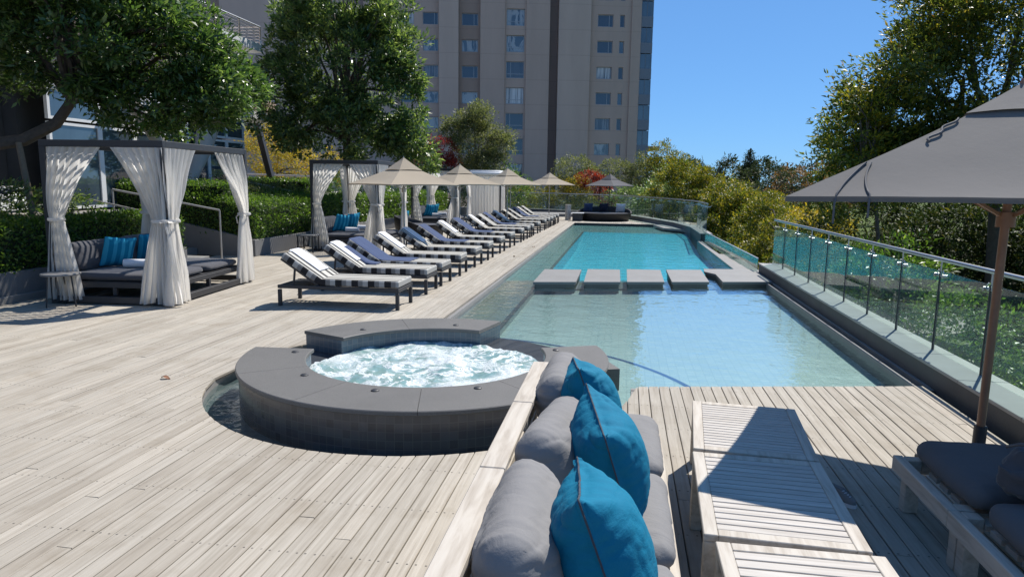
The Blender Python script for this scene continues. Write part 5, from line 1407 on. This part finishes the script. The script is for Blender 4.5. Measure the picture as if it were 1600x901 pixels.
# ------------------------------------------------------------------ trees on the left
tree('broad_tree', 'dark glossy tree leaning over the nearest cabana at upper left', 'tree', (-12.2, 10.4, .9),
     [(-12.2, 10.4, .9), (-11.6, 10.5, 1.9), (-11.0, 10.6, 2.26), (-10.4, 10.8, 2.36), (-9.9, 11.0, 2.66), (-9.55, 11.0, 3.05), (-9.35, 11.1, 3.6)],
     lumpy([((-10.9, 10.6, 4.2), (1.5, 1.3, 1.25)), ((-9.3, 10.9, 4.15), (1.3, 1.3, 1.1)), ((-8.2, 11.2, 3.95), (1.05, 1.2, .95)), ((-7.35, 11.5, 3.5), (.75, .9, .85)), ((-8.6, 11.2, 4.75), (.9, 1.2, .7)), ((-9.9, 10.9, 5.2), (1.6, 1.3, .8)), ((-8.5, 11.3, 3.0), (.8, .8, .5)), ((-7.15, 11.4, 3.1), (.5, .6, .5))], 1, 4, 0.3, 0.48),
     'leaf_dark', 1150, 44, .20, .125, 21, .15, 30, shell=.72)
t = thing('prop_post', 'leaning split timber post propping the low limb of the dark tree', 'post', (-10.15, 10.6, .9))
m = MB(); m.tube([(.05, 0, -.1), (-.1, .05, .7), (-.22, .08, 1.42)], [.055, .052, .048], 10); m.build('stake', 'stake', t, 50)
tree('broad_tree', 'large rounded green tree behind the middle cabana', 'tree', (-9.3, 22.4, .5), [(-9.3, 22.4, .5), (-9.25, 22.4, 1.8), (-9.2, 22.3, 3.0), (-9.1, 22.3, 4.2)],
     lumpy([((-9.3, 22, 5.3), (2.3, 2.0, 1.9)), ((-7.6, 21.8, 4.0), (1.25, 1.4, 1.3)), ((-10.9, 22, 4.5), (1.15, 1.3, 1.6)), ((-9.1, 22, 7.2), (1.6, 1.5, 1.3)), ((-7.7, 22, 6.1), (1.0, 1.1, 1.1)), ((-9.2, 21.8, 3.3), (2.2, 1.6, 1.0)), ((-6.95, 21.8, 3.1), (.75, .9, .8)), ((-10.6, 22, 6.3), (1.1, 1.2, 1.1))], 2, 5, 0.4, 0.65),
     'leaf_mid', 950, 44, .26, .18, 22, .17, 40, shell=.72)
shrub('bright yellow autumn shrub beside the raking steel column', [((-15.7, 30, 2.9), (1.5, 1.2, 1.25)), ((-15.0, 29.6, 2.2), (1.3, 1.0, .9)), ((-16.6, 30.5, 3.6), (.9, .9, .8))], 'leaf_yellow', 330, 34, .3, .10, 23)
shrub('small yellow autumn shrub just left of the middle cabana', [((-13.4, 30.5, 2.4), (.8, .8, .7)), ((-12.9, 30.8, 2.0), (.7, .7, .6))], 'leaf_yellow', 110, 34, .25, .10, 24)
shrub('tall grey green tree in front of the tower windows', lumpy([((-8.2, 38, 3.7), (1.6, 1.3, 1.4)), ((-7.9, 38, 5.3), (.75, .8, .85)), ((-9.4, 38, 4.6), (.65, .7, .6)), ((-6.9, 38, 3.7), (.9, .9, .8)), ((-7.6, 37.8, 2.6), (1.5, 1.2, 1.0)), ((-8.4, 38, 4.7), (.7, .7, .7))], 7, 3, 0.3, 0.45), 'leaf_olive', 560, 40, .34, .13, 25, 'slender_tree', 'tree')
shrub('crimson leaved shrub left of the grey green tree', [((-9.9, 36.8, 3.3), (.85, .8, .75)), ((-10.6, 36.8, 2.6), (.8, .8, .8)), ((-9.7, 36.8, 2.6), (.8, .8, .7))], 'leaf_red', 220, 34, .28, .11, 26)
shrub('dark green shrub under the crimson and grey green trees', [((-9.3, 36, 1.4), (2.0, 1.0, 1.0)), ((-6.4, 37.2, 1.5), (1.2, .9, 1.1))], 'leaf_dark', 300, 30, .3, .13, 27)

# ------------------------------------------------------------------ shrubs beyond the far fence
shrub('rounded grey green shrub in front of the tower pilaster', [((-3.2, 45, 2.5), (1.25, 1.0, 1.1)), ((-2.4, 45, 1.6), (1.5, 1, 1.2))], 'leaf_olive', 260, 36, .3, .12, 31)
shrub('loose grey green shrub arching to the right before the tower', [((-.6, 46, 2.5), (1.3, .9, .75)), ((.9, 46, 2.1), (1.0, .9, 1.0)), ((.9, 46, 3.2), (.3, .3, .6))], 'leaf_olive', 220, 34, .26, .12, 32, shell=.4)
shrub('yellow shrub behind the farthest beige parasol', [((-2.9, 43.6, 1.5), (.9, .7, .75)), ((-4.2, 44.2, 1.2), (.7, .7, .9))], 'leaf_yellow', 130, 30, .26, .11, 33)
shrub('bright red shrub left of the small grey parasol', [((-2.1, 43, 2.0), (.75, .6, .5)), ((-1.4, 42.6, 1.6), (.5, .5, .6)), ((-1.0, 42, .7), (.4, .4, .6))], 'leaf_red', 130, 32, .24, .11, 34)
shrub('mixed green shrub bank behind the left part of the far fence', [((-7.5, 45.5, .6), (2.2, 1.0, 1.2)), ((-4.6, 44.8, .4), (2.0, .9, 1.1)), ((-2.0, 43.2, .2), (1.8, .8, 1.0))], 'leaf_yg', 420, 34, .3, .13, 35)
shrub('dark green shrub bank behind the small grey parasol', [((.6, 41.5, .3), (1.8, 1.0, 1.3)), ((2.0, 39, .4), (1.5, 1.2, 1.4)), ((2.6, 41.5, 1.3), (1.4, 1.1, 1.4))], 'leaf_mid', 420, 36, .32, .14, 36)
shrub('slim light green tree at the right foot of the tower', [((2.4, 47, 3.2), (1.2, 1.0, 1.3)), ((3.6, 47, 2.6), (1.2, 1.0, 1.0)), ((1.9, 47, 2.2), (1.2, 1, 1.2))], 'leaf_yg', 260, 34, .34, .15, 37, 'slender_tree', 'tree')
BG = 'yellow green bushes outside the far pool'
shrub('big yellow topped bush behind the curved fence', lumpy([((2.9, 37.5, 1.4), (1.7, 1.4, 1.45)), ((4.2, 36.5, .9), (1.5, 1.4, 1.4)), ((3.4, 36, 0), (2.4, 1.4, 1.5))], 4, 6, 0.4, 0.65), 'leaf_yg', 700, 44, .26, .13, 41, 'yellow_bush', 'bush', BG, shell=.78)
shrub('tallest yellow green bush right of the curved fence end', lumpy([((4.5, 31, .9), (1.3, 1.4, 1.3)), ((5.2, 30, .1), (1.4, 1.4, 1.5)), ((4.2, 30, -.6), (1.5, 1.4, 1.6))], 5, 6, 0.35, 0.6), 'leaf_yg', 750, 44, .22, .115, 42, 'yellow_bush', 'bush', BG, shell=.78)
shrub('yellow green bush sloping down beside the low glass screen', lumpy([((4.6, 24.6, .15), (1.15, 1.3, 1.2)), ((4.9, 22.6, -.6), (1.1, 1.3, 1.2)), ((4.3, 22, -1.4), (1.3, 1.6, 1.2)), ((4.9, 19.5, -1.5), (1.0, 1.4, 1.1))], 6, 6, 0.3, 0.5), 'leaf_yg', 900, 46, .19, .095, 43, 'yellow_bush', 'bush', BG, shell=.78)
shrub('low yellow bush between the far bushes and the right trees', [((7.6, 34, .1), (1.7, 1.3, .7)), ((9.5, 36, -.1), (1.6, 1.3, .7))], 'leaf_yellow', 200, 34, .3, .13, 44)

# ------------------------------------------------------------------ trees on the right
tree('autumn_tree', 'big green and gold tree at upper right behind the grey parasol', 'tree', (9.0, 18.5, -3.2), [(9.0, 18.5, -3.2), (9.0, 18.5, -.5), (8.8, 18.4, 1.6), (8.4, 18.3, 3.0)],
     lumpy([((8.7, 18, 4.6), (2.5, 1.9, 2.1)), ((6.9, 17.8, 5.3), (1.2, 1.3, 1.2)), ((6.2, 17.6, 3.4), (1.15, 1.2, 1.0)), ((8.0, 17.4, 2.6), (2.2, 1.5, 1.2)), ((10.6, 17.4, 4.0), (1.8, 1.7, 2.2)), ((9.4, 18, 6.8), (2.2, 1.7, 1.2)), ((6.4, 17.6, 2.2), (1.2, 1.1, .8))], 3, 5, 0.45, 0.8),
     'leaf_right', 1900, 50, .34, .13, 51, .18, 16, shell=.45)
tree('slender_tree', 'loose yellowing branches reaching left from the big right hand tree', 'tree', (6.0, 16.8, -3.2), [(6.0, 16.8, -3.2), (5.9, 16.8, -.5), (5.6, 16.7, 1.2), (5.2, 16.6, 2.2)],
     [((5.0, 16.6, 3.0), (.75, .8, .75)), ((4.55, 16.6, 2.3), (.6, .7, .55)), ((5.6, 16.6, 3.6), (.6, .7, .7)), ((5.4, 16.6, 2.1), (.9, .8, .6)), ((4.9, 16.5, 1.5), (.8, .8, .5))],
     'leaf_yg', 230, 26, .26, .12, 56, .06, 22, shell=.2, flat=.55)
tree('autumn_tree', 'shaded leafy tree under the grey parasol edge, right of the balustrade', 'tree', (11.3, 19.4, -3.2), [(11.3, 19.4, -3.2), (11.2, 19.4, -1.8), (11.1, 19.3, -.5)],
     [((9.0, 20.6, -.2), (1.6, 1.6, 1.5)), ((11.4, 19.2, .2), (2.1, 1.7, 1.5)), ((14.0, 17.6, .2), (2.2, 1.9, 1.6)), ((11.6, 18.4, -1.4), (2.8, 1.7, 1.4)), ((7.6, 20.4, -.6), (1.2, 1.6, 1.3))],
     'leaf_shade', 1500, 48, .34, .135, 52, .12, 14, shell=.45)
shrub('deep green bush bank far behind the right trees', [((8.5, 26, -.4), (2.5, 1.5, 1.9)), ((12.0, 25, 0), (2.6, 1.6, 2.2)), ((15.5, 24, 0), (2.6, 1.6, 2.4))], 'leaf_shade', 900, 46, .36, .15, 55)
shrub('low sunlit shrub behind the glass balustrade near the umbrella pole', [((4.6, 8.2, -1.1), (.8, .9, .7)), ((5.6, 7.2, -1.3), (.9, .9, .7)), ((4.3, 6.4, -1.5), (.6, .7, .7))], 'leaf_hedge', 420, 34, .22, .075, 53)
shrub('green shrub behind the far half of the glass balustrade', [((4.5, 12.6, .05), (.8, 1.5, .85)), ((4.1, 15.4, -.1), (.7, 1.3, .85)), ((4.6, 10.2, -.35), (.7, 1.1, .7))], 'leaf_hedge', 420, 34, .22, .08, 54)
# ------------------------------------------------------------------ far trees
def far_tree(label, c, r, leaf, seed, n=70, L=.8, name='far_tree', cat='tree', shape=None):
    lobes = shape or [((c[0], c[1], c[2]), r), ((c[0]-r[0]*.5, c[1], c[2]-r[2]*.3), (r[0]*.6, r[1]*.6, r[2]*.6)), ((c[0]+r[0]*.5, c[1], c[2]-r[2]*.2), (r[0]*.6, r[1]*.6, r[2]*.6))]
    return tree(name, label, cat, (c[0], c[1], -3.2), [(c[0], c[1], -3.2), (c[0], c[1], c[2]-r[2]*.4), (c[0], c[1], c[2])], lobes, leaf, n, 26, L*1.5, L, seed, .3, 6)
far_tree('rust brown rounded tree in the distance left of the parasol tip', (22.4, 90, 1.4), (4.6, 4, 3.3), 'leaf_rust', 61, 170, .38)
far_tree('grey brown rounded tree in the distance beside the rust one', (16.8, 86, .6), (4.0, 4, 3.9), 'leaf_far', 62, 150, .38)
far_tree('green tree far behind, peeking over the rust tree', (30, 100, 3.0), (5, 4, 4.0), 'leaf_yg', 63, 150, .42)
rr = np.random.default_rng(5)
lobes = []
for i in range(46):
    x = 2+i*1.75+rr.normal()*.8; h = 7.0+rr.normal()*.8
    lobes.append(((x, 158+rr.normal()*5, h-3.6), (2.2+rr.random(), 2.5, 3.4)))
for i in range(30):
    x = -150+i*5.0; lobes.append(((x, 190+rr.normal()*6, 4), (4, 3, 5)))
b = np.array([20., 158., -3.2])
_, v = crown_points(rr, lobes, 2600, 22, 1.0, .75)
o = np_mesh('distant_wood', v, len(v)//4, 'leaf_far', None); tag(o, 'distant line of dark green trees on the horizon', 'wood', None, 'stuff')
cf = [((25.2, 150, 9.0-.9*i), (.25+.28*i, .3+.28*i, .55)) for i in range(9)]
tree('far_conifer', 'dark pointed conifer rising over the distant tree line', 'tree', (25.2, 150, -3.2), [(25.2, 150, -3.2), (25.2, 150, 4), (25.2, 150, 9.4)], cf, 'leaf_far', 170, 24, .7, .5, 64, .22, 6)
# leafless tree
t = thing('bare_tree', 'leafless grey branches sticking up above the yellow bushes', 'tree', (6.6, 60, -3.2))
m = MB(); q = np.random.default_rng(7)
m.tube([(0, 0, 0), (.1, 0, 3.2), (.2, 0, 5.3)], [.16, .12, .07], 7)
for (x, z0, x1, z1) in ((.1, 4.2, -.35, 7.4), (.2, 5.2, 1.9, 6.6), (.15, 4.8, .6, 6.5), (1.0, 5.9, 1.2, 6.9), (-.1, 5.7, -.5, 6.6)):
    m.tube(limb_path((x, 0, z0), (x1, .2, z1), q, 5, .2), [.055, .045, .04, .03, .02, .012], 5)
m.build('branches', 'bark', t, 60)
